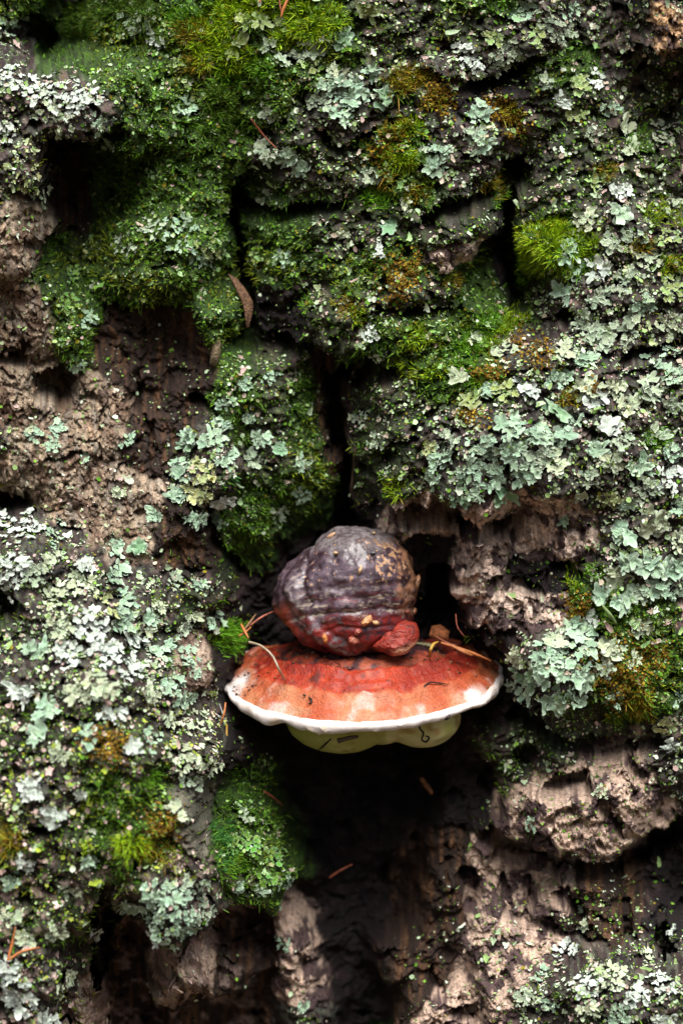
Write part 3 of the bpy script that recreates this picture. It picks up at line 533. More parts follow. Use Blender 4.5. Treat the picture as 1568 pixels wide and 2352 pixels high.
for (a, b, sx, sz, ro, c1) in [(842, 1425, 26, 14, .7, (.55, .27, .12)), (862, 1432, 14, 9, -.2, (.5, .3, .14)), (820, 1450, 15, 12, .8, (.25, .05, .03)), (813, 1472, 19, 16, 0, (.33, .10, .06)),
                              (746, 1468, 10, 19, .2, (.50, .18, .05)), (962, 1340, 11, 34, -.25, (.50, .26, .14)), (955, 1405, 9, 15, -.4, (.45, .2, .1)), (857, 1502, 6, 6, 0, (.3, .08, .05)),
                              (826, 1308, 7, 17, -.35, (.55, .33, .18)), (856, 1270, 12, 8, .3, (.10, .09, .10)), (935, 1405, 12, 9, 0, (.2, .06, .04)), (858, 1225, 8, 6, 0, (.45, .3, .18)), (760, 1230, 20, 8, .6, (.52, .30, .17)), (770, 1270, 9, 7, 0, (.52, .32, .17)), (930, 1430, 10, 8, .5, (.3, .06, .03))]:
    p0 = on_cap(a, b); lump('nodule', p0, (sx * S * .62, .0028 if sx + sz < 40 else .0042, sz * S * .62), ro, a * .1, c1, MAT['fungus'], cap)
# pale double swelling of pores under the shelf
UC = P(872, 1648, 0); n = IV5
ex = [ell_exit(n, (-2.05, 0, 0), (2.8, 2.2, 1.86)), ell_exit(n, (2.15, .1, .05), (2.05, 2.1, 1.62)), ell_exit(n, (.2, .1, .1), (2.0, 1.8, 1.5))]
uq = n * (smax(ex, 14) + .12 * fbm(n[:, 0] * 3, n[:, 1] * 3, n[:, 2] * 3, 4) - .05)[:, None]
uk = fbm(uq[:, 0] * 1.1, uq[:, 1] * 1.1, uq[:, 2] * 1.3, 4)
cu = mix(np.broadcast_to(np.array((0.36, 0.37, 0.09), np.float32), uq.shape), (0.58, 0.55, 0.26), sstep(-.2, .35, uk + .25 * np.sign(uq[:, 0] - .3)))
cu = mix(cu, (0.36, 0.20, 0.05), .75 * sstep(.0, .2, fbm(uq[:, 0] * 1.4 + 9, uq[:, 1] * 1.4, uq[:, 2] * 1.4, 4)) * sstep(.5, 1.2, uq[:, 0]) * sstep(-1.5, -.8, uq[:, 2]))
cu = cu * .85; cu = mix(cu, (.16, .11, .03), .6 * sstep(.2, .4, fbm(uq[:, 0] * 2.2, uq[:, 1] * 2.2, uq[:, 2] * 2.2 + 3, 4)))
UV = uq * .01 + UC
part('underside_swelling', UV, IF5, cu, MAT['flesh'])
upx = 784 + UV[:, 0] / S * D / (D + UV[:, 1]); upy = 1176 - (UV[:, 2] - ZC) / S * D / (D + UV[:, 1])
# black dried threads stuck to the swellings
MAT['black'] = material('black_thread', base=(0.008, 0.007, 0.006), rough=.5, var=.3)
def tube(pts, radii, ns=8, sub=5):
    pts = np.array(pts, np.float32); m_ = len(pts); t = np.linspace(0, m_ - 1, (m_ - 1) * sub + 1)
    def cat(a):
        i = np.clip(np.floor(t).astype(int), 0, m_ - 2); u = (t - i)[:, None]
        p0 = a[np.clip(i - 1, 0, m_ - 1)]; p1 = a[i]; p2 = a[i + 1]; p3 = a[np.clip(i + 2, 0, m_ - 1)]
        return .5 * (2 * p1 + (p2 - p0) * u + (2 * p0 - 5 * p1 + 4 * p2 - p3) * u ** 2 + (3 * p1 - p0 - 3 * p2 + p3) * u ** 3)
    c_ = cat(pts); rd = np.interp(t, range(m_), radii); tg = np.gradient(c_, axis=0); tg /= np.linalg.norm(tg, axis=1)[:, None] + 1e-12
    up = np.where(np.abs(tg[:, 1:2]) < .9, np.array([[0, 1, 0]]), np.array([[1, 0, 0]])); s1 = np.cross(tg, up); s1 /= np.linalg.norm(s1, axis=1)[:, None]; s2 = np.cross(tg, s1)
    a = np.linspace(0, 2 * np.pi, ns, endpoint=False)
    Vt = c_[:, None] + rd[:, None, None] * (np.cos(a)[None, :, None] * s1[:, None] + np.sin(a)[None, :, None] * s2[:, None])
    nn_ = len(c_); Vt = np.concatenate([Vt.reshape(-1, 3), c_[:1], c_[-1:]]); i0 = np.arange(nn_ * ns).reshape(nn_, ns); j0 = np.roll(i0, -1, 1)
    q_ = np.stack([i0[:-1], j0[:-1], j0[1:], i0[1:]], -1).reshape(-1, 4); tri = np.concatenate([q_[:, :3], q_[:, [0, 2, 3]]])
    tri = np.concatenate([tri, np.stack([np.full(ns, nn_ * ns), j0[0], i0[0]], 1), np.stack([np.full(ns, nn_ * ns + 1), i0[-1], j0[-1]], 1)])
    return Vt, tri
def on_under(px, py):
    k = np.where(UV[:, 1] < UC[1], (upx - px) ** 2 + (upy - py) ** 2, 9e9).argmin(); p = UV[k].copy()
    q_ = P(px, py, -p[1] * 100); return np.array([q_[0], p[1] - .0003, q_[2]])
for pl, r0 in [([(962, 1664), (964, 1674), (972, 1684), (968, 1698), (978, 1704), (985, 1694), (976, 1690)], .00045), ([(760, 1696), (752, 1704), (742, 1714), (728, 1724)], .0005)]:
    Vt, Ft = tube([on_under(a, b) for a, b in pl], [r0] * (len(pl) - 1) + [r0 * .5])
    part('dark_thread', Vt, Ft, None, MAT['black'])
# ------------------------------------------------------------------ crumbs of small lichen and moss over all the bark (nobody could count them)
TREES = []
def frames(nrm, r=rng):
    """random tangent frame about each normal"""
    n_ = len(nrm); t = r.normal(size=(n_, 3)); t -= (t * nrm).sum(1)[:, None] * nrm; t /= np.linalg.norm(t, axis=1)[:, None] + 1e-9
    return t, np.cross(nrm, t)
def fan_template(seed, nth, nr, k=4, spread=1.0, floor=.3, curl=.25, finger=.5):
    r = np.random.default_rng(seed); th_ = np.linspace(0, 2 * np.pi, nth, endpoint=False)
    cen = np.sort(r.uniform(0, 2 * np.pi, k)) if spread >= 1 else np.linspace(-spread * np.pi, spread * np.pi, k) + r.normal(0, .12, k)
    R = np.full(nth, floor)
    for c0 in cen:
        L_ = r.uniform(.45, 1.0); w = r.uniform(.20, .38) * (1.5 if k < 4 else 1)
        d = np.abs((th_ - c0 + np.pi) % (2 * np.pi) - np.pi); R = np.maximum(R, L_ * np.clip(1 - (d / w) ** 4, 0, 1) ** finger)
    R = R + (.07 * np.sin(th_ * 9 + r.uniform(0, 6)) + r.normal(0, .05, nth)) * (R > .4)
    R = np.clip(.15 * np.roll(R, 1) + .7 * R + .15 * np.roll(R, -1), .12, 1.1)
    ts = (np.arange(1, nr + 1) / nr) ** .85
    Vv = [[0, 0, 0]]; rim = [0]
    for t in ts:
        z = curl * (t ** 2) * (.4 + .6 * np.sin(th_ * 2 + r.uniform(0, 6)) ** 2) * R + .10 * np.sin(th_ * 5 + t * 4 + seed) * t * R
        Vv += list(np.stack([t * R * np.cos(th_), t * R * np.sin(th_), z], 1)); rim += [0.9 if t > .99 else (.25 if t > .7 else 0)] * nth
    Vv = np.array(Vv); F_ = []
    for j in range(nth): F_.append([0, 1 + j, 1 + (j + 1) % nth])
    for i in range(nr - 1):
        for j in range(nth):
            a, b = 1 + i * nth + j, 1 + i * nth + (j + 1) % nth; F_ += [[a, a + nth, b + nth], [a, b + nth, b]]
    return Vv, np.array(F_), np.array(rim)
clump = fbm(PX / 30, PY / 24, 71.1, 3, .6); clump2 = fbm(PX / 11, PY / 10, 72.1, 2); broad = fbm(PX / 170, PY / 140, 73.1, 3)
deep = sstep(-4.5, -2.2, H) * (.12 + .88 * sstep(-.75, .1, H - Hb))
upf = np.clip(.55 + .6 * VN[..., 2], .12, 1)
outside = ((PX > 500) & (PX < 1170) & (PY > 1230) & (PY < 1720) & (H < -1.0)); deep = deep * np.where(outside, .2, 1)
footr = sstep(1020, 1160, PX) * sstep(1980, 2100, PY)
dens_p = (1.0 * W['L'] + .55 * W['l'] + .50 * W['m'] + (.06 + .08 * left_ + .22 * footr) * W['b'] + (.07 + .2 * footr) * W['f'] + .10 * W['d'] + .05 * W['g']) * sstep(-.12, .30, clump + .35 * clump2 + .15 * broad) * deep * upf
lowr = sstep(1050, 1120, PX) * sstep(1640, 1700, PY)
dens_g = (.22 * W['L'] + .55 * W['l'] + 1.0 * W['m'] + (.05 + .22 * lowr) * W['b'] + (.10 + .25 * lowr) * W['f'] + .22 * W['d'] + .03 * W['g']) * sstep(-.25, .25, -clump * .4 + .5 * clump2 + .3) * deep * (.5 + .5 * upf)
def sample(dens, count):
    w = dens.ravel().astype(np.float64) * (m.ravel() > .5); w /= w.sum()
    k = rng.choice(w.size, count, p=w); return k
def scatter(name, dens, count, templates, size, colfun, lift, tilt, label, cat, mat):
    VV, FF, CC = [], [], []; off = 0
    ks = np.array_split(sample(dens, count), len(templates))
    for k, (tv, tf, trim) in zip(ks, templates):
        pos = VPf[k] + rng.normal(0, S * 1.2, (len(k), 3)); nr_ = .55 * VN.reshape(-1, 3)[k] + .45 * VNs.reshape(-1, 3)[k] + rng.normal(0, tilt, (len(k), 3)); nr_ /= np.linalg.norm(nr_, axis=1)[:, None]
        t, b = frames(nr_); s = size(k)[:, None, None]
        tvs = tv[None] * np.array([1, 1, 1.0]); A = pos[:, None] + s * (tvs[..., 0:1] * t[:, None] + tvs[..., 1:2] * b[:, None] + (tvs[..., 2:3] + lift) * nr_[:, None])
        c_ = colfun(k); c_ = c_[:, None] * (1 + .22 * trim[None, :, None])
        VV.append(A.reshape(-1, 3)); FF.append((tf[None] + (np.arange(len(k)) * len(tv))[:, None, None]).reshape(-1, 3) + off); CC.append(c_.reshape(-1, 3)); off += len(k) * len(tv)
    o = link(name, mesh_from(name, np.concatenate(VV), np.concatenate(FF), np.concatenate(CC), [mat])); return tag(o, label, cat, kind='stuff')
small = [fan_template(100 + i, 7, 1, k=3, floor=.45, curl=.3) for i in range(6)]
med = [fan_template(200 + i, 13, 2, k=5, floor=.28, curl=.35) for i in range(8)]
bf = broad.ravel(); PXf = PX.ravel(); PYf = PY.ravel()
def pale_col(k):
    n_ = len(k); u = rng.uniform(size=n_)[:, None]
    c_ = np.where(u < .40, [[.36, .47, .29]], np.where(u < .62, [[.56, .63, .49]], np.where(u < .84, [[.26, .39, .14]], [[.44, .36, .28]])))
    c_ = c_ * rng.uniform(.65, 1.15, n_)[:, None]; c_ = c_ * np.array([1, 1, 1 - .0]) + (sstep(-.2, .4, bf[k]) * .0)[:, None]
    mm = (rng.uniform(size=n_) < .7 * W['m'].ravel()[k])[:, None]; c_ = np.where(mm, c_ * np.array([[.62, .82, .50]]), c_)
    pk = rng.uniform(size=n_) < .10; c_ = np.where(pk[:, None], np.array([[.46, .33, .30]]) * rng.uniform(.6, 1.2, n_)[:, None], c_)
    low = (PXf[k] < 540) & (PYf[k] > 1600); w_ = rng.uniform(size=n_)
    c_ = np.where((low & (w_ < .30))[:, None], np.array([[.52, .37, .33]]) * rng.uniform(.7, 1.2, n_)[:, None], np.where((low & (w_ > .78))[:, None], np.array([[.33, .42, .05]]), c_))
    return mix(c_, (.45, .50, .20), .45 * sstep(.05, .4, bf[k]) * (rng.uniform(size=n_) < .5))
def green_col(k):
    n_ = len(k); u = rng.uniform(size=n_)[:, None]
    c_ = np.where(u < .45, [[.075, .18, .015]], np.where(u < .75, [[.17, .33, .04]], np.where(u < .9, [[.32, .44, .17]], [[.19, .16, .015]])))
    return c_ * rng.uniform(.5, 1.2, n_)[:, None]
scatter('crust_lichen', dens_p, 52000, small, lambda k: S * np.clip(rng.lognormal(math.log(3.5), .5, len(k)), 1.5, 12), pale_col, .35, .30, 'tiny pale crumbs of crusty lichen covering the bark plates', 'lichen', MAT['crumb'])
scatter('leafy_lichen_flakes', dens_p * sstep(.05, .35, clump), 6000, med, lambda k: S * np.clip(rng.lognormal(math.log(8.5), .38, len(k)), 4.5, 20), pale_col, .25, .34, 'pale little leafy flakes of lichen strewn over the bark', 'lichen', MAT['crumb'])
scatter('green_crust', dens_g, 56000, small, lambda k: S * np.clip(rng.lognormal(math.log(3.3), .45, len(k)), 1.5, 10), green_col, .4, .45, 'fine green crumbs of algae and cup lichen on the mossy bark', 'lichen', MAT['crumb'])

# thin angular flakes of wood and bark lifting off the bare places
def chip_template(seed):
    r = np.random.default_rng(seed); a = np.sort(np.linspace(0, 2 * np.pi, 7, endpoint=False) + r.normal(0, .22, 7)); R = r.uniform(.6, 1.05, 7)
    top_ = np.stack([.48 * R * np.cos(a), R * np.sin(a), .10 + r.normal(0, .05, 7)], 1); bot = top_ * np.array([1.04, 1.04, 0]) - np.array([0, 0, .22])
    V_ = np.concatenate([top_, bot]); F_ = [[0, j, j + 1] for j in range(1, 6)]
    for j in range(7): n_ = (j + 1) % 7; F_ += [[j, j + 7, n_ + 7], [j, n_ + 7, n_]]
    return V_, np.array(F_)
dens_c = (W['b'] ** 1.5 + .8 * W['f'] + .25 * W['d']) * sstep(-9, -5, H) * m
VV, FF, CC = [], [], []; off = 0
for i_, k in enumerate(np.array_split(sample(dens_c, 6500), 10)):
    tv, tf = chip_template(700 + i_); n_ = len(k)
    nr_ = .5 * VN.reshape(-1, 3)[k] + .5 * VNs.reshape(-1, 3)[k] + rng.normal(0, .20, (n_, 3)); nr_ /= np.linalg.norm(nr_, axis=1)[:, None]
    up = np.array([[0, 0, 1.0]]) + rng.normal(0, .28, (n_, 3)); up = up - (up * nr_).sum(1)[:, None] * nr_; up /= np.linalg.norm(up, axis=1)[:, None]; sd = np.cross(up, nr_)
    s_ = (S * np.clip(rng.lognormal(math.log(8), .5, n_), 3, 26))[:, None, None]; fl = np.minimum(s_, S * 9)
    A = VPf[k][:, None] + s_ * (tv[None, :, :1] * sd[:, None] + tv[None, :, 1:2] * up[:, None]) + fl * tv[None, :, 2:] * nr_[:, None]
    c_ = Cf[k] * rng.uniform(.55, 1.35, n_)[:, None]; VV.append(A.reshape(-1, 3)); FF.append((tf[None] + (np.arange(n_) * 14)[:, None, None]).reshape(-1, 3) + off); off += n_ * 14; CC.append(np.repeat(c_, 14, 0))
fo = link('bark_flakes', mesh_from('bark_flakes', np.concatenate(VV), np.concatenate(FF), np.concatenate(CC), [MAT['bark']], smooth=False), tree); fo['kind'] = 'stuff'

# short moss fuzz on the green bark
MOSS = """540,30,44,b 505,140,44,b 560,130,34,b 650,90,34,b 760,40,34,b 530,180,36,g 440,70,36,o 490,55,45,b 475,105,40,b 520,90,30,b 575,20,40,b 620,22,35,b 690,45,42,b 720,75,38,b 600,150,30,g 505,235,45,d 495,300,34,d 540,290,36,d 300,25,60,d 230,20,45,d 190,70,50,d 350,80,35,d
925,190,40,o 960,175,30,o 1000,235,28,o 915,300,36,o 945,290,30,b 930,365,34,b 900,360,28,b 870,455,34,g 880,420,28,o 955,440,28,o
1168,255,28,o 1130,430,36,o 1150,450,24,g 1240,535,52,b 1280,545,44,b 1215,580,40,b 1340,565,40,b 1300,600,32,b 1505,480,28,b 1385,395,28,o 1462,325,28,g 1470,560,28,o
1205,620,34,g 1198,660,26,g 1330,605,34,g 1540,612,28,b 1062,815,38,g 1090,780,30,g 1178,735,30,b 1150,760,24,b 1090,875,26,g 1120,790,24,b 1310,915,28,o 1505,1005,32,g 1120,720,26,g
1320,1330,24,b 1370,1305,22,g 1390,1395,20,g 1460,1610,32,o 1480,1640,22,o 905,1100,24,b 795,700,28,o 825,720,22,b 955,770,28,b 930,845,26,b 1000,850,24,b 1040,640,22,o 700,690,20,g
515,1465,42,g 535,1450,28,g 300,1500,14,g 385,1505,16,g 300,1935,36,b 330,1950,26,o 372,1965,28,o 20,1930,36,o 505,1925,34,e 515,1965,30,e 540,1990,26,g 345,1790,22,g 280,1410,14,g 205,1945,18,b
640,600,24,d 680,880,20,d 560,1240,26,d 550,1010,24,d 520,1090,22,e 610,1180,24,d 420,620,22,d 1560,610,24,o 1555,500,24,b 420,40,34,g 450,150,30,o 1410,1650,20,b"""
def fuzz(name, dens, count, ln, c0, c1, label):
    k = sample(dens, count); dirs = VNs.reshape(-1, 3)[k] + np.array([0, 0, .45]) + rng.normal(0, .45, (count, 3)); dirs /= np.linalg.norm(dirs, axis=1)[:, None]
    v = rng.uniform(.5, 1.35, count)[:, None]; yl = (sstep(-.1, .35, bf[k]))[:, None]
    V_, F_, C_ = blades(VPf[k], dirs, S * rng.uniform(*ln, count), S * rng.uniform(.7, 1.2, count), rng.normal(0, .4, count), np.array(c0) * v, (np.array(c1) * (1 - yl) + np.array([.30, .36, .015]) * yl) * v)
    tag(link(name, mesh_from(name, V_, F_, C_, [MAT['blade']], smooth=False)), label, 'moss', kind='stuff')
def blades(base, dirs, length, width, bend, c0, c1):
    n_ = len(base); side = np.cross(dirs, rng.normal(size=(n_, 3))); side /= np.linalg.norm(side, axis=1)[:, None] + 1e-9
    perp = np.cross(side, dirs); Vv = []
    for t, w in ((0, .8), (.4, 1.0), (.75, .7)):
        c_ = base + dirs * (length * t)[:, None] + (perp * bend[:, None] + np.array([0, -.15, -.35]) * np.abs(bend)[:, None]) * (length * t * t)[:, None]
        Vv += [c_ - side * (width * w)[:, None], c_ + side * (width * w)[:, None]]
    Vv.append(base + dirs * length[:, None] + (perp * bend[:, None] + np.array([0, -.15, -.35]) * np.abs(bend)[:, None]) * length[:, None])
    V_ = np.stack(Vv, 1).reshape(-1, 3); f = np.array([[0, 1, 3], [0, 3, 2], [2, 3, 5], [2, 5, 4], [4, 5, 6]])
    F_ = (f[None] + (np.arange(n_) * 7)[:, None, None]).reshape(-1, 3)
    g_ = np.array([.25, .25, .6, .6, .85, .85, 1.0]); cc_ = c0[:, None] * (1 - g_[None, :, None]) + c1[:, None] * g_[None, :, None]
    return V_, F_, cc_.reshape(-1, 3)
dens_f = (1.0 * W['m'] + .5 * W['l'] + .38 * W['L'] + .05 * W['d']) * sstep(.0, .35, fbm(PX / 55, PY / 45, 81.1, 3) + .38 * W['m']) * (sstep(-4.5, -2.2, H))
for t in MOSS.split():
    _a, _b, _c, _k = t.split(','); _a, _b, _c = float(_a), float(_b), float(_c)
    if _k != 'd': dens_f = dens_f + .9 * np.exp(-(((PX - _a) / (_c * 1.15)) ** 2 + ((PY - _b) / (_c * .85)) ** 2)) * sstep(-.2, .2, clump2)
fuzz('moss_fuzz', dens_f, 52000, (6, 18), (.03, .07, .004), (.12, .27, .012), 'short green moss fuzz creeping between the bark plates')

# golden brown moss felt
gold = np.zeros_like(H)
for gx0, gy0, gr in [(880, 345, 36), (1005, 205, 30), (1010, 240, 26), (1190, 790, 34), (1240, 800, 30), (1420, 1530, 60), (1330, 1390, 34), (1440, 1580, 45), (930, 615, 40), (900, 650, 30), (1120, 850, 34), (1080, 945, 26), (1180, 290, 26), (1140, 240, 28), (1500, 1500, 36), (250, 1700, 40), (370, 1890, 36), (1360, 880, 20)]:
    gold += np.exp(-((PX - gx0) ** 2 + (PY - gy0) ** 2) / (2 * (gr * .62) ** 2))
gold = np.clip(gold, 0, 1) * sstep(-.35, .1, clump2 + .2) * deep
def gold_col(k):
    u = rng.uniform(size=len(k))[:, None]; c_ = np.where(u < .5, [[.16, .085, .010]], np.where(u < .8, [[.24, .16, .015]], [[.10, .05, .012]])); return c_ * rng.uniform(.6, 1.3, len(k))[:, None]
scatter('golden_moss_felt', gold, 9000, small, lambda k: S * rng.uniform(2.5, 6.5, len(k)), gold_col, .8, .7, 'golden brown felt of moss between the lichens', 'moss', MAT['crumb'])

# ------------------------------------------------------------------ moss tufts
MC = {'bright': ((.06, .13, .004), (.34, .53, .008)), 'green': ((.03, .09, .005), (.14, .36, .010)), 'dark': ((.015, .040, .004), (.08, .17, .010)), 'olive': ((.08, .08, .006), (.34, .33, .02)), 'deep': ((.015, .06, .012), (.05, .20, .03))}
MK = {'b': 'bright', 'g': 'green', 'd': 'dark', 'o': 'olive', 'e': 'deep'}
MW = {'b': 'bright yellow green', 'g': 'fresh green', 'd': 'dark shaded green', 'o': 'olive brown tipped', 'e': 'deep bluish green'}
def area(px, py):
    if py < 170: return 'by the upper hollow' if px < 400 else 'on the mossy upper bark' if px < 900 else 'on the upper lichen ledge'
    if px < 400 and py < 330: return 'on the pale ledge'
    if px < 130 and py < 700: return 'on the lichen-topped wood lump'
    if px < 560 and py < 860: return 'on the shaded green bark'
    if px < 400 and py < 1215: return 'on the bare brown wood'
    if px < 570 and py < 1230: return 'beside the bare brown wood'
    if px < 560 and py < 1560: return 'on the left ridge\'s shoulder'
    if px < 560 and py < 1760: return 'on the left ridge\'s flank'
    if px < 500: return 'on the left ridge\'s foot'
    if px < 760 and py > 1760: return 'by the black hollow'
    if py > 1660: return 'below the lichen cushion'
    if px > 1150 and py > 1415: return 'on the lichen cushion'
    if px > 1150 and py > 1180: return 'above the lichen cushion'
    if px > 1020 and py > 760: return 'on the broad lichen shoulder'
    if px > 1190: return 'right of the narrow crack'
    if py > 820: return 'beside the vertical fissure'
    if py > 430: return 'on the layered bark'
    return 'over the diagonal crack'
NAMED = []    # (object, px, py, short look, area)
for t in MOSS.split():
    px, py, R_, k = t.split(','); px, py, R_ = float(px), float(py), float(R_); nb = int(6 * R_ + R_ * R_ * .42)
    a = rng.uniform(0, 2 * np.pi, nb); lob = 1 + .45 * perlin(np.cos(a) * 1.3 + px, np.sin(a) * 1.3, py * .1); rr = R_ * np.sqrt(rng.uniform(0, 1, nb)) * .95 * lob
    keep = rng.uniform(size=nb) < .35 + .65 * sstep(-.25, .15, fbm((px + rr * np.cos(a)) / 14, (py + rr * np.sin(a)) / 11, 91.3, 2)); a, rr = a[keep], rr[keep]; sx_ = rr * np.cos(a); sy_ = rr * np.sin(a) * .8
    pos, nrm = surf(px + sx_, py + sy_); hc = pos[:, 1]; med_ = np.median(hc); ok = np.abs(hc - med_) < .016; pos, nrm = pos[ok], nrm[ok]; nb = len(pos); a = a[ok]; rr = rr[ok]
    c0 = P(px, py, 0); out = np.stack([np.cos(a), 0 * a, -np.sin(a)], 1) * (rr / R_)[:, None]
    dirs = nrm * .8 + out * .45 + np.array([0, -.05, .42]) + rng.normal(0, .36, (nb, 3)); dirs /= np.linalg.norm(dirs, axis=1)[:, None]
    ln = S * R_ * rng.uniform(.28, .80, nb); ln = np.minimum(ln, S * 27 * rng.uniform(.6, 1.1, nb))
    a0, a1 = (np.array(v) for v in MC[MK[k]]); v = rng.uniform(.55, 1.3, nb)[:, None]
    br = (rng.uniform(size=nb) < (.45 if k == 'o' else .12))[:, None]; tip = np.where(br, a1 * np.array([1.0, .55, .6]), a1) * v
    Vb, Fb, Cb = blades(pos - nrm * .0006, dirs, ln, S * rng.uniform(.6, 1.1, nb), rng.normal(0, .4, nb), a0 * v, tip)
    org = pos.mean(0); o = link('moss_tuft', mesh_from('moss_tuft', Vb - org, Fb, Cb, [MAT['blade']], smooth=False), loc=tuple(org))
    tag(o, f"{MW[k]} moss tuft " + area(px, py), 'moss', 'tufts of star moss on the bark'); NAMED.append((o, px, py, MW[k].split()[0] + ' moss', f"{MW[k]} moss tuft"))

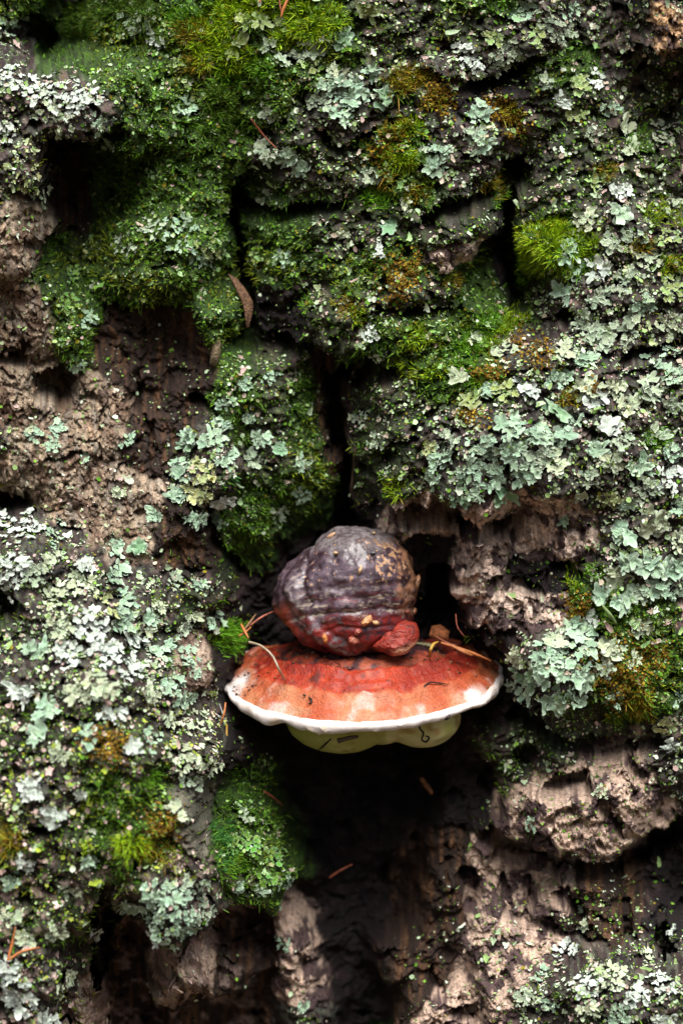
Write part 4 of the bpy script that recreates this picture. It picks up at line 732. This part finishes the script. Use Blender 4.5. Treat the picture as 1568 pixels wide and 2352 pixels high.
# ------------------------------------------------------------------ leafy lichens, each a thing of overlapping lobes
LICH = """300,40,40,8,24,grey 312,70,30,6,24,grey 362,100,30,7,24,white 345,60,20,4,22,mint 20,165,45,9,28,white 90,190,60,13,26,white 150,215,60,13,24,white 200,205,50,12,24,white 235,265,35,8,20,mint 130,255,60,12,20,pale 255,325,26,6,22,mint 430,245,36,8,24,mint 410,150,30,6,22,olive
20,310,34,6,24,white 55,390,55,10,20,yellow 22,60,45,10,24,mint 85,430,34,8,18,pale 415,530,60,14,22,mint 480,560,50,10,24,olive 510,470,26,5,22,olive 350,520,40,8,20,grey 460,590,34,8,20,mint 290,560,36,8,20,grey
545,100,34,4,48,olive 560,45,24,4,36,olive 595,45,24,4,32,olive 640,62,26,5,28,olive 625,110,32,7,28,grey 655,135,30,6,30,grey 720,105,42,8,34,grey 790,92,26,3,52,teal 850,22,24,3,44,olive 720,150,32,6,28,olive 690,135,26,6,26,grey
760,200,45,9,34,mint 810,215,45,9,36,mint 740,235,34,7,32,grey 790,250,40,8,30,mint 770,175,30,6,26,pale 855,165,26,3,46,mint 885,225,24,3,54,teal 665,355,30,5,40,mint 690,380,28,5,32,mint 605,340,28,4,36,grey 620,255,26,5,24,grey 545,385,22,5,26,green 850,405,32,7,30,grey 895,525,20,2,48,teal 870,575,22,4,24,white 610,450,26,5,24,grey 930,470,22,5,22,pale
1070,120,36,10,24,white 1085,150,36,10,22,white 1130,85,26,5,30,olive 1170,110,40,9,26,grey 1180,40,24,3,40,teal 1225,75,35,7,28,olive 1260,45,45,11,24,grey 1290,75,36,9,22,grey 1210,25,30,6,26,mint 1310,30,30,8,22,mint 1140,135,30,7,26,grey
1100,265,38,5,42,mint 1108,325,36,6,40,mint 1085,300,26,5,30,grey 1000,380,34,6,38,mint 1015,345,26,5,30,mint 980,340,24,5,26,grey 1285,230,24,3,40,white 1330,195,30,5,34,olive 1365,185,25,6,24,white 1320,265,26,6,26,olive 1430,305,24,3,48,pale 1450,340,26,5,30,pale 1520,310,40,9,26,pale 1250,180,26,6,24,grey 1400,250,30,8,20,mint 1360,310,24,6,20,grey
1370,420,26,4,34,olive 1425,440,30,6,30,white 1425,488,24,3,44,mint 1345,505,35,7,28,pale 1305,575,26,3,52,mint 1320,615,30,5,34,mint 1455,540,40,9,26,grey 1530,545,40,8,28,olive 1490,600,40,9,24,pale 1400,560,30,7,24,grey 1540,480,30,7,24,pale
1375,618,34,5,40,white 1300,670,24,3,48,mint 1380,680,40,8,28,grey 1440,645,45,9,28,grey 1540,660,40,8,28,olive 1330,720,26,6,24,grey 1470,700,36,8,26,mint 1085,785,18,2,44,pale 1055,860,16,2,42,pale 1160,820,36,7,30,pale 1355,755,45,10,28,grey 1375,790,40,9,28,grey 1430,760,40,8,30,grey 1452,725,20,3,34,pale 1530,740,40,9,26,pale
1340,830,32,5,42,mint 1300,800,30,7,28,pale 1210,890,32,5,40,white 1085,920,20,2,54,olive 1160,905,32,6,32,olive 1120,905,26,5,30,mint 1280,870,34,7,32,mint 1270,945,24,3,52,teal 1350,890,36,6,36,pale 1372,925,34,4,52,white 1402,980,24,2,54,white 1410,890,36,6,40,pale 1440,935,30,4,42,pale 1500,830,38,7,36,mint 1490,895,45,8,34,grey 1540,860,36,7,32,mint 1545,800,30,6,30,mint 1320,960,32,6,34,mint 1540,930,34,8,30,grey
1170,975,45,8,40,mint 1225,995,40,7,40,mint 1290,1010,40,7,44,mint 1110,1020,42,8,36,mint 1175,1035,45,9,36,mint 1240,1045,40,8,36,grey 1080,1070,40,9,32,mint 1140,1080,45,10,34,mint 1205,1080,36,8,34,mint 1270,1060,32,7,30,pale 1150,1125,30,4,48,teal 1060,1115,32,7,28,teal 1095,1110,28,7,28,mint 1015,1050,40,9,32,mint 1000,1090,26,6,28,mint 985,1030,26,7,24,yellow 1040,1000,30,7,28,grey
1365,1030,20,2,48,mint 1400,1060,40,8,32,pale 1470,1065,40,6,44,mint 1535,1095,45,11,30,white 1480,1120,45,10,30,grey 1400,1150,36,9,24,yellow 1440,1160,24,3,44,mint 1540,1045,32,6,34,mint 1330,1130,22,4,26,pale 1430,1010,30,7,28,grey 1500,1000,34,7,30,grey 1350,1090,30,7,24,grey 1555,1160,30,7,28,mint
30,1210,50,11,32,white 75,1215,30,6,32,white 30,1285,45,11,30,white 22,1335,36,7,30,white 125,1230,30,7,28,mint 80,1310,36,9,24,grey 110,1280,30,7,24,pale
265,1268,28,5,40,mint 320,1258,18,2,46,teal 358,1182,20,3,34,mint 200,1290,26,6,30,white 270,1325,34,7,36,mint 190,1345,50,12,28,pale 240,1390,40,10,26,yellow 130,1370,40,9,30,pale 290,1380,34,8,32,mint 345,1415,22,3,42,mint 280,1430,40,8,34,mint 210,1430,55,13,30,white 140,1440,40,10,30,pale 330,1450,26,5,30,pale 360,1385,22,5,26,pale 310,1480,38,7,38,white 380,1495,28,5,38,mint 85,1500,34,4,50,mint 160,1510,50,11,32,white 240,1495,50,11,32,white 430,1505,30,11,22,mint 445,1535,20,6,20,mint 440,1420,24,5,32,pale 490,1425,26,6,30,mint 420,1450,22,6,24,grey 400,1340,26,8,18,grey 460,1340,26,8,18,mint
55,1590,32,4,46,white 110,1630,38,5,46,mint 390,1570,36,8,30,mint 420,1610,32,8,28,mint 345,1595,28,6,30,pale 400,1650,40,10,28,pale 450,1675,40,11,26,pale 90,1690,22,3,44,mint 300,1710,24,4,42,white 350,1695,30,7,26,mint 420,1735,50,13,24,pale 480,1740,34,10,22,pale 230,1570,50,10,32,pale 300,1540,40,9,30,white 170,1590,45,9,34,pale 260,1640,40,8,26,white 200,1690,34,7,24,mint 140,1730,34,7,24,pale
75,1810,34,6,38,white 120,1870,34,5,42,white 185,1820,22,5,24,white 440,1785,40,11,24,grey 408,1850,22,4,30,pale 60,1975,32,6,26,white 200,1975,22,5,28,mint 130,2120,32,7,26,pale 215,2130,24,4,36,white 25,2100,32,7,28,pale 20,2220,40,10,32,white 50,2285,55,13,34,white 105,2330,30,5,40,white 150,2240,30,7,28,pale 60,2160,34,8,28,pale 160,2040,34,7,24,pale 30,2020,30,6,26,mint
360,2040,45,11,32,mint 405,2060,50,12,32,mint 345,2080,40,9,32,mint 390,2110,50,12,32,mint 430,2105,36,9,30,mint 300,2065,24,3,42,mint 450,2020,40,10,24,grey 465,2070,34,9,22,grey 420,2160,14,2,34,mint 360,2130,34,8,28,white
530,1950,26,7,24,green 575,1935,34,9,26,green 625,1950,30,8,24,green 655,2010,30,10,20,mint 595,2022,16,2,36,mint 545,2035,16,2,32,mint 655,2150,22,6,22,mint 695,2295,24,6,22,mint 560,1870,24,6,18,grey 610,2000,26,7,22,green
1500,1200,40,5,52,pale 1430,1225,26,4,38,mint 1555,1240,30,6,36,pale 1440,1285,24,3,50,mint 1490,1290,34,3,60,mint 1540,1305,34,4,54,mint 1505,1350,45,7,42,mint 1550,1360,30,6,34,mint 1408,1325,26,2,60,pale 1425,1380,30,3,56,mint 1380,1365,22,2,48,mint 1460,1365,26,5,28,grey
1275,1465,32,5,42,pale 1320,1440,32,5,44,mint 1360,1425,20,3,40,white 1200,1505,38,8,34,pale 1255,1490,45,8,42,mint 1340,1480,50,8,44,mint 1400,1495,40,7,38,pale 1465,1445,34,6,38,pale 1215,1550,34,6,44,teal 1290,1525,50,9,40,mint 1275,1590,38,5,54,mint 1320,1590,26,4,40,mint 1335,1550,32,5,44,mint 1215,1592,24,4,36,mint 1180,1580,14,3,28,grey 1390,1530,28,5,34,grey 1240,1530,34,6,36,mint
1410,1590,34,9,20,mint 1520,1665,36,8,24,yellow 1540,1705,22,3,38,white 1295,1195,12,2,36,mint 1555,1600,26,7,24,mint 1450,1520,24,6,22,pale
437,1033,20,2,58,teal 440,1005,26,5,38,mint 490,1005,34,7,36,mint 415,1080,30,7,32,mint 470,1075,36,9,26,yellow 455,1120,42,11,30,yellow 408,1135,24,5,36,mint 505,1150,30,7,36,white 445,1185,26,6,38,mint 500,1200,30,8,30,mint 520,920,26,7,24,mint 510,975,22,5,30,mint 520,1050,28,6,30,mint
600,1010,30,7,28,mint 580,1060,26,6,30,grey 640,1030,14,2,34,teal 620,860,26,7,22,mint 560,880,26,8,20,mint 690,1130,30,8,20,mint 640,1180,28,8,20,grey 690,1060,26,8,20,mint 830,960,24,6,20,grey 870,1000,26,8,20,grey 850,760,26,6,18,white 870,810,24,6,18,white 790,540,24,6,20,pale 650,590,28,8,18,mint 570,960,22,6,22,mint
80,1000,26,6,24,mint 130,985,22,5,26,mint 120,1015,24,6,22,mint 200,1050,14,2,26,mint 270,1130,22,5,24,pale 70,985,18,4,22,pale 290,1010,22,6,18,mint 180,830,20,5,20,mint 160,690,30,9,20,green 200,730,24,8,20,mint 170,640,26,8,18,green
1300,2200,40,9,24,white 1340,2250,45,10,24,white 1400,2230,45,10,26,pale 1460,2290,45,10,28,white 1520,2250,40,9,28,white 1420,2330,40,9,26,mint 1260,2310,34,8,22,mint 1200,2280,30,7,20,grey 1540,2130,26,6,24,white 1520,2340,34,7,28,white 1350,2310,34,8,22,pale 1480,2200,26,6,22,pale 1240,2240,26,6,20,mint 1340,2120,24,6,20,pale 1220,1870,20,5,18,mint 1380,1800,20,5,18,pale 1460,1700,22,5,22,pale"""
CW = {'mint': 'mint green', 'pale': 'pale cream', 'white': 'whitish', 'grey': 'grey green', 'olive': 'olive green', 'teal': 'blue green', 'yellow': 'yellowish', 'green': 'leaf green'}
def lobe_mesh(i):
    r = random.Random(900 + i); tv, tf, rim = fan_template(300 + i, 30, 4, k=r.choice([3, 4, 5, 6, 7, 8]), spread=r.uniform(.25, .75), floor=r.uniform(.22, .5), curl=r.uniform(.15, .45), finger=.42)
    tv = tv.copy(); tv[:, 2] += .22 * fbm(tv[:, 0] * 2.6 + i, tv[:, 1] * 2.6, .5, 3); tv[:, :2] *= 1 + .22 * fbm(tv[:, 0] * 1.7 + i, tv[:, 1] * 1.7, 4.5, 2)[:, None]
    low = tv.copy(); low[:, 2] -= .030; n_ = len(tv)
    V_ = np.concatenate([tv, low]); F_ = np.concatenate([tf, tf[:, ::-1] + n_])
    me = mesh_from('lichen_lobe', V_, F_, None, [MAT['lichen_mint'], MAT['lichen_under']])
    a = me.attributes.new('rim', 'FLOAT', 'POINT'); a.data.foreach_set('value', np.concatenate([rim, rim * 0]).astype(np.float32))
    me.polygons.foreach_set('material_index', np.concatenate([np.zeros(len(tf)), np.ones(len(tf))]).astype(np.int32)); return me
LM = [lobe_mesh(i) for i in range(26)]
for t in LICH.split():
    px, py, R_, nl, sz, ck = t.split(','); px, py, R_, nl, sz = float(px), float(py), float(R_), int(nl), float(sz)
    p0, n0 = surf(px, py); root = empty('leafy_lichen', tuple(p0))
    size_w = 'sparse few-lobed' if nl <= 4 else 'small leafy' if nl <= 8 else 'broad ruffled'
    tag(root, f"{size_w} {CW[ck]} lichen " + area(px, py), 'lichen', 'leafy lichens on the bark'); NAMED.append((root, px, py, CW[ck].split()[0] + ' lichen', f"{size_w} {CW[ck]} lichen"))
    cnt = int(round(nl * 1.9)) if nl > 4 else nl + 2
    ga = rng.uniform(0, 6.28)
    for j in range(cnt):
        a = ga + j * 2.39996 + rng.normal(0, .25); rr = R_ * math.sqrt((j + .5) / cnt) * .8
        lx, ly = px + rr * math.cos(a), py + rr * math.sin(a) * .9
        q0, nn_ = surf(lx, ly)
        if abs(q0[1] - p0[1]) > .022: continue
        nn_ = nn_ + np.array([0, -.25, .12]) + rng.normal(0, .16, 3); nn_ /= np.linalg.norm(nn_)
        da = a + rng.normal(0, .4); d_ = np.array([math.cos(da), 0, -math.sin(da)]) + np.array([0, 0, -.25]); d_ = d_ - (d_ @ nn_) * nn_; d_ /= np.linalg.norm(d_) + 1e-9
        tl = rng.uniform(.05, .38); x_ = d_ * math.cos(tl) + nn_ * math.sin(tl); z_ = nn_ * math.cos(tl) - d_ * math.sin(tl); y_ = np.cross(z_, x_)
        s_ = sz * S * rng.uniform(.5, .95) * (.74 if nl > 4 else .86)
        me = LM[rng.integers(len(LM))]; o = bpy.data.objects.new('lobe', me); COL.objects.link(o)
        o.parent = root; pos = q0 + nn_ * rng.uniform(.0006, .0022) - d_ * s_ * .30 - p0
        Mx = Matrix(((x_[0], y_[0], z_[0], 0), (x_[1], y_[1], z_[1], 0), (x_[2], y_[2], z_[2], 0), (0, 0, 0, 1)))
        o.matrix_basis = Matrix.Translation(Vector(pos)) @ Mx @ Matrix.Diagonal((s_ * rng.uniform(.9, 1.25), s_ * rng.uniform(.6, 1.1), s_ * rng.uniform(.8, 1.4), 1))
        o.material_slots[0].link = 'OBJECT'; o.material_slots[0].material = MAT['lichen_' + ck]

# a label of its own where a neighbour tells look-alikes apart
from collections import defaultdict
same = defaultdict(list)
for e in NAMED: same[e[0]['label']].append(e)
taken = {l for l, es in same.items() if len(es) == 1}
for lab, es in same.items():
    if len(es) < 2: continue
    for o, px, py, short, full in es:
        near = sorted((e for e in NAMED if e[3] != short), key=lambda e: (e[1] - px) ** 2 + (e[2] - py) ** 2)[:14]
        for best in near:
            dx, dy = px - best[1], py - best[2]
            rel = 'just above' if dy < -abs(dx) else 'just below' if dy > abs(dx) else 'right of' if dx > 0 else 'left of'
            l_ = f"{full} {rel} the {best[3]} {area(px, py)}"
            if l_ not in taken: break
        o['label'] = l_; taken.add(l_)
# ------------------------------------------------------------------ needles, flakes and other litter
MAT['needle'] = material('dry_needle', attr=True, rough=.5, spec=.4, var=.25, vscale=1200)
def bark_pt(px, py, up=.0012):
    p_, n_ = surf(px, py); return np.array(p_) + np.array(n_) * up
def litter(name, pts, r0, c_, label, cat='needle', group=None, taper=(.7, .35)):
    rd = [r0 * taper[0]] + [r0] * max(1, len(pts) - 2) + [r0 * taper[1]] if len(pts) > 2 else [r0, r0 * taper[1]]
    V_, F_ = tube(pts, rd, 7, 8); org = V_.mean(0); tt = fbm(V_[:, 0] * 900, V_[:, 1] * 900, V_[:, 2] * 300, 2)
    cc_ = mix(np.broadcast_to(np.array(c_, np.float32), V_.shape), tuple(.45 * v for v in c_), sstep(0, .5, tt))
    o = link(name, mesh_from(name, V_ - org, F_, cc_, [MAT['needle']]), loc=tuple(org)); return tag(o, label, cat, group)
OR, YE, BR, RD = (.42, .14, .04), (.45, .26, .05), (.20, .11, .05), (.30, .09, .05)
def free(pl, Hh): return [P(a, b, h) for (a, b), h in zip(pl, Hh)]
b0 = lambda *pl: [bark_pt(a, b) for a, b in pl]
s0 = lambda *pl: [on_shelf(a, b) + np.array([0, -.0006, .0010]) for a, b in pl]
litter('pine_needle', free([(577, 274), (605, 310), (636, 342)], [Hat(577, 274) + .9, Hat(605, 310) + .8, Hat(636, 342) + .5]), .00055, RD, 'reddish dry needle slanting down to a lichen on the upper bark')
h_ = Hat(650, 30) + 1.2
litter('pine_needle', free([(664, -8), (652, 18), (645, 40)], [h_] * 3), .0009, OR, 'thick orange dry needle stuck upright in the moss at the upper bark')
litter('pine_needle', free([(641, -12), (643, 12), (646, 30)], [h_ - .1] * 3), .0005, RD, 'thin dry needle leaning on the thick orange needle in the moss')
litter('pine_needle', free([(595, 6), (604, -8)], [h_] * 2), .0006, OR, 'short orange needle tip in the bright moss')
hL = -SC[1] * 100
litter('pine_needle', free([(554, 1434), (562, 1450), (571, 1466)], [0, .4, .6]), .00075, OR, 'bright orange needle resting between moss and the left end of the red shelf')
litter('pine_needle', free([(549, 1461), (562, 1453), (577, 1440)], [.2, .2, -.2]), .0006, OR, 'orange needle crossing another needle by the moss beside the shelf')
litter('pine_needle', free([(560, 1448), (575, 1428), (588, 1410)], [-.4, -.8, -1.2]), .0006, BR, 'brown needle lying up the bark left of the old cap')
litter('pine_needle', free([(570, 1440), (600, 1418), (628, 1404)], [-.8, -1.0, -1.4]), .0006, RD, 'long reddish needle between the old cap and the left bark')
litter('pine_needle', s0((594, 1458), (612, 1462), (628, 1466)), .00055, OR, 'short orange needle on the shelf under the old cap')
p_ = s0((654, 1568), (640, 1530))
litter('curved_stalk', [P(572, 1475, .9), P(600, 1484, 1.9), P(625, 1506, 2.4), P(642, 1540, 2.6), p_[0]], .0006, (.33, .26, .18), 'pale curved dry stalk arching over the left half of the red shelf', 'stalk', taper=(1.2, .6))
litter('pine_needle', [on_shelf(987, 1512) + np.array([0, -.001, .001]), P(988, 1494, .9), P(995, 1480, .7), P(1006, 1474, .4)], .00085, YE, 'curved yellow needle standing on the right back of the shelf')
litter('pine_needle', [P(1012, 1476, -.6), P(1050, 1488, -.4), P(1090, 1502, -.4), P(1128, 1518, -.6)], .0008, OR, 'long orange needle lying along the right back edge of the shelf')
litter('pine_needle', [P(1035, 1482, -.2), P(1062, 1496, 0), P(1085, 1506, -.2)], .0009, (.45, .17, .06), 'thick pale orange needle beside the long one behind the shelf')
litter('pine_needle', [P(1000, 1462, -1.2), P(1030, 1478, -.8), P(1050, 1482, -.8)], .0005, RD, 'thin red needle in the gap right of the old cap')
litter('pine_needle', [P(1046, 1410, -.3), P(1050, 1440, -.2), P(1066, 1462, -.2)], .0004, RD, 'thin curved reddish stem leaning on the tan bark right of the old cap', 'stem')
litter('pine_needle', [P(518, 1614, .8), P(514, 1642, 1.0), P(503, 1672, .8)], .0006, OR, 'reddish orange needle hanging below the left end of the shelf')
litter('pine_needle', [P(521, 1664, .8), P(520, 1700, .9), P(514, 1738, .8)], .0006, YE, 'yellow needle hanging under the reddish one below the shelf')
litter('pine_needle', free([(606, 1818), (625, 1830), (649, 1850)], [Hat(606, 1818) + .5, Hat(625, 1830) + .6, Hat(649, 1850) + .9]), .0007, RD, 'reddish needle on the bark edge beside the black hollow')
litter('pine_needle', free([(756, 2016), (780, 2000), (809, 1985)], [-5.6, -5.4, -5.2]), .0007, RD, 'reddish needle hanging inside the black hollow')
litter('pine_needle', free([(18, 2207), (28, 2170), (36, 2130)], [Hat(18, 2207) + .6, Hat(28, 2170) + .6, Hat(36, 2130) + .6]), .0007, OR, 'upright orange needle of the pair at the foot of the ridge')
litter('pine_needle', free([(18, 2207), (50, 2186), (92, 2176)], [Hat(18, 2207) + .7, Hat(50, 2186) + .6, Hat(92, 2176) + .5]), .0007, OR, 'flat lying orange needle of the pair at the foot of the ridge')
litter('dry_stalk', s0((973, 1580), (985, 1573), (1002, 1573), (1030, 1577)), .0004, (.02, .012, .010), 'fine dark curved stalk on the right half of the red shelf', 'stalk')
litter('debris_crumb', s0((709, 1606), (714, 1610), (712, 1618), (707, 1620)), .0005, (.015, .008, .006), 'tiny black hook-shaped crumb on the cream edge of the shelf', 'debris')
litter('debris_crumb', s0((697, 1600), (700, 1602)), .0007, (.015, .008, .006), 'tiny black dot of dirt on the cream edge of the shelf', 'debris')
litter('twig_bit', free([(776, 1702), (790, 1698), (806, 1694), (822, 1692)], [2.6, 2.7, 2.7, 2.6]), .0011, (.07, .045, .03), 'broken twig bit stuck under the white rim', 'twig', taper=(1.3, .7))
litter('twig_bit', free([(1022, 1652), (1028, 1648), (1032, 1642)], [2.9, 3.1, 3.0]), .0009, (.03, .02, .015), 'small dark crumb of bark on the white rim', 'twig')
litter('dark_twig', b0((118, 1316), (135, 1318), (155, 1330)), .0012, (.02, .018, .02), 'short black twig among the lichens left of the bracket fungus', 'twig')
litter('lichen_stalk', [bark_pt(1410, 1428), P(1398, 1410, Hat(1398, 1410) + .8), P(1380, 1388, Hat(1380, 1388) + 1.2)], .0010, (.22, .32, .12), 'green lichen stalk pointing up above the bulging cushion', 'lichen')
litter('lichen_stalk', [bark_pt(570, 384), P(580, 382, Hat(580, 382) + .7), P(594, 390, Hat(594, 390) + 1.0)], .0008, (.28, .38, .18), 'green curved lichen stalk beside the upper left crack', 'lichen')
litter('rootlet', b0((806, 1185), (812, 1130), (816, 1080), (818, 1030), (822, 1010)), .0005, (.10, .06, .04), 'thin brown rootlet hanging along the vertical black fissure', 'root')
for pl, lb in [([(462, 1618, .8), (490, 1636, .6), (516, 1652, .8)], 'long white cobweb thread left below the shelf'), ([(505, 1618, .6), (512, 1640, .7), (516, 1652, .8)], 'short white cobweb thread left below the shelf')]:
    litter('cobweb_thread', [P(*q_) for q_ in pl], .00022, (.5, .5, .55), lb, 'cobweb')

def flake(name, outline, Hh, thick, bow, c_, label, cat, tilt=0.0, tiltx=0.0):
    """a bowed chip with real thickness from an outline in photo units"""
    o_ = np.array(outline, float); cen = o_.mean(0); n_ = len(o_); ns = 6; rings_ = []
    k = np.linspace(0, n_, 48, endpoint=False); i = np.floor(k).astype(int); f = (k - i)[:, None]; pp = o_[i % n_] * (1 - f) + o_[(i + 1) % n_] * f
    V_, F_ = [], []
    base_n = 0
    for side in (1, -1):
        for t in np.linspace(0.02, 1, ns):
            xy = cen + (pp - cen) * t; hh = Hh + side * thick * (1 - t ** 6) * .5 - bow * t * t + tilt * (xy[:, 1] - cen[1]) + tiltx * (xy[:, 0] - cen[0])
            V_.append(P(xy[:, 0], xy[:, 1], hh))
    V_ = np.concatenate(V_); m_ = 48
    for sd in range(2):
        for r_ in range(ns - 1):
            for j in range(m_):
                a = sd * ns * m_ + r_ * m_ + j; b = sd * ns * m_ + r_ * m_ + (j + 1) % m_
                F_.append([a, b, b + m_, a + m_] if sd else [a, a + m_, b + m_, b])
    org = V_.mean(0); tt = fbm(V_[:, 0] * 1200, V_[:, 1] * 500, V_[:, 2] * 250, 3)
    cc_ = mix(np.broadcast_to(np.array(c_, np.float32), V_.shape), tuple(.4 * v for v in c_), sstep(-.1, .4, tt))
    o = link(name, mesh_from(name, V_ - org, F_, cc_, [MAT['bark']]), loc=tuple(org)); return tag(o, label, cat)
flake('bark_scale', [(524, 628), (545, 640), (565, 665), (582, 695), (580, 720), (572, 750), (566, 752), (562, 720), (552, 690), (538, 660)], -1.2, .25, .15, (.16, .085, .045), 'long curved brown bark scale hanging in the upper left crack', 'bark scale')
flake('knot_shell', [(488, 772), (502, 770), (508, 790), (506, 820), (496, 842), (482, 836), (484, 806)], Hat(495, 805) + .9, .3, .25, (.20, .15, .085), 'pale oval shell of a hollow knot beside the fibrous brown wood', 'knot')
flake('dry_leaf', [(990, 1438), (1010, 1434), (1032, 1450), (1028, 1468), (1004, 1472), (985, 1460)], -1.6, .12, .25, (.28, .09, .03), 'crumpled orange brown dry leaf in the gap right of the old cap', 'leaf', tilt=.012)
flake('wood_chip', [(968, 1782), (985, 1802), (996, 1820), (990, 1826), (976, 1810), (964, 1792)], -5.4, .2, .1, (.30, .12, .05), 'slim orange wood chip hanging inside the black hollow', 'wood chip')

# crumbs of bark caught where the old cap meets the shelf
kk = np.where((shelf_top[:, 1] > SC[1] - .030) & (shelf_top[:, 1] < SC[1] + .012))[0]; kk = rng.choice(kk, 420); VV, FF, CC = [], [], []
tv, tf = ico(1)
for q_, k in enumerate(kk):
    s_ = S * rng.uniform(1.2, 4.5) * np.array([1, .8, .7]); VV.append(tv * s_ * (1 + rng.normal(0, .2, (len(tv), 1))) + shelf_top[k] + np.array([0, 0, .0004])); FF.append(tf + q_ * len(tv))
    CC.append(np.tile(np.array([(.03, .018, .014), (.10, .055, .03), (.22, .12, .06)][rng.integers(3)]), (len(tv), 1)))
tag(link('bark_crumbs', mesh_from('bark_crumbs', np.concatenate(VV), np.concatenate(FF), np.concatenate(CC), [MAT['bark']])), 'dark crumbs of bark scattered on the back of the red shelf', 'debris', kind='stuff')

# water drops on the shelf
MAT['water'] = material('water', base=(1, 1, 1), rough=.02, spec=.5, var=0, trans=1.0, ior=1.33)
for (a, b, sx, lab) in [(759, 1533, .0058, 'large flat water drop on the red shelf below the old cap'), (801, 1540, .0036, 'small water drop beside the large one on the shelf')]:
    p0 = on_shelf(a, b); V_ = IV4 * np.array([sx, sx * .9, sx * .42]); V_[:, 2] = np.maximum(V_[:, 2], -sx * .12)
    V_ = V_ * (1 + .06 * fbm(IV4[:, 0] * 1.4 + a, IV4[:, 1] * 1.4, IV4[:, 2] * 1.4, 2))[:, None]
    nrm = np.array([0, -.42, .9]); nrm /= np.linalg.norm(nrm); xx = np.array([1., 0, 0]); yy = np.cross(nrm, xx)
    V_ = V_[:, :1] * xx + V_[:, 1:2] * yy + V_[:, 2:] * nrm
    tag(link('water_drop', mesh_from('water_drop', V_, IF4, None, [MAT['water']]), loc=tuple(p0 + nrm * sx * .08)), lab, 'water drop')
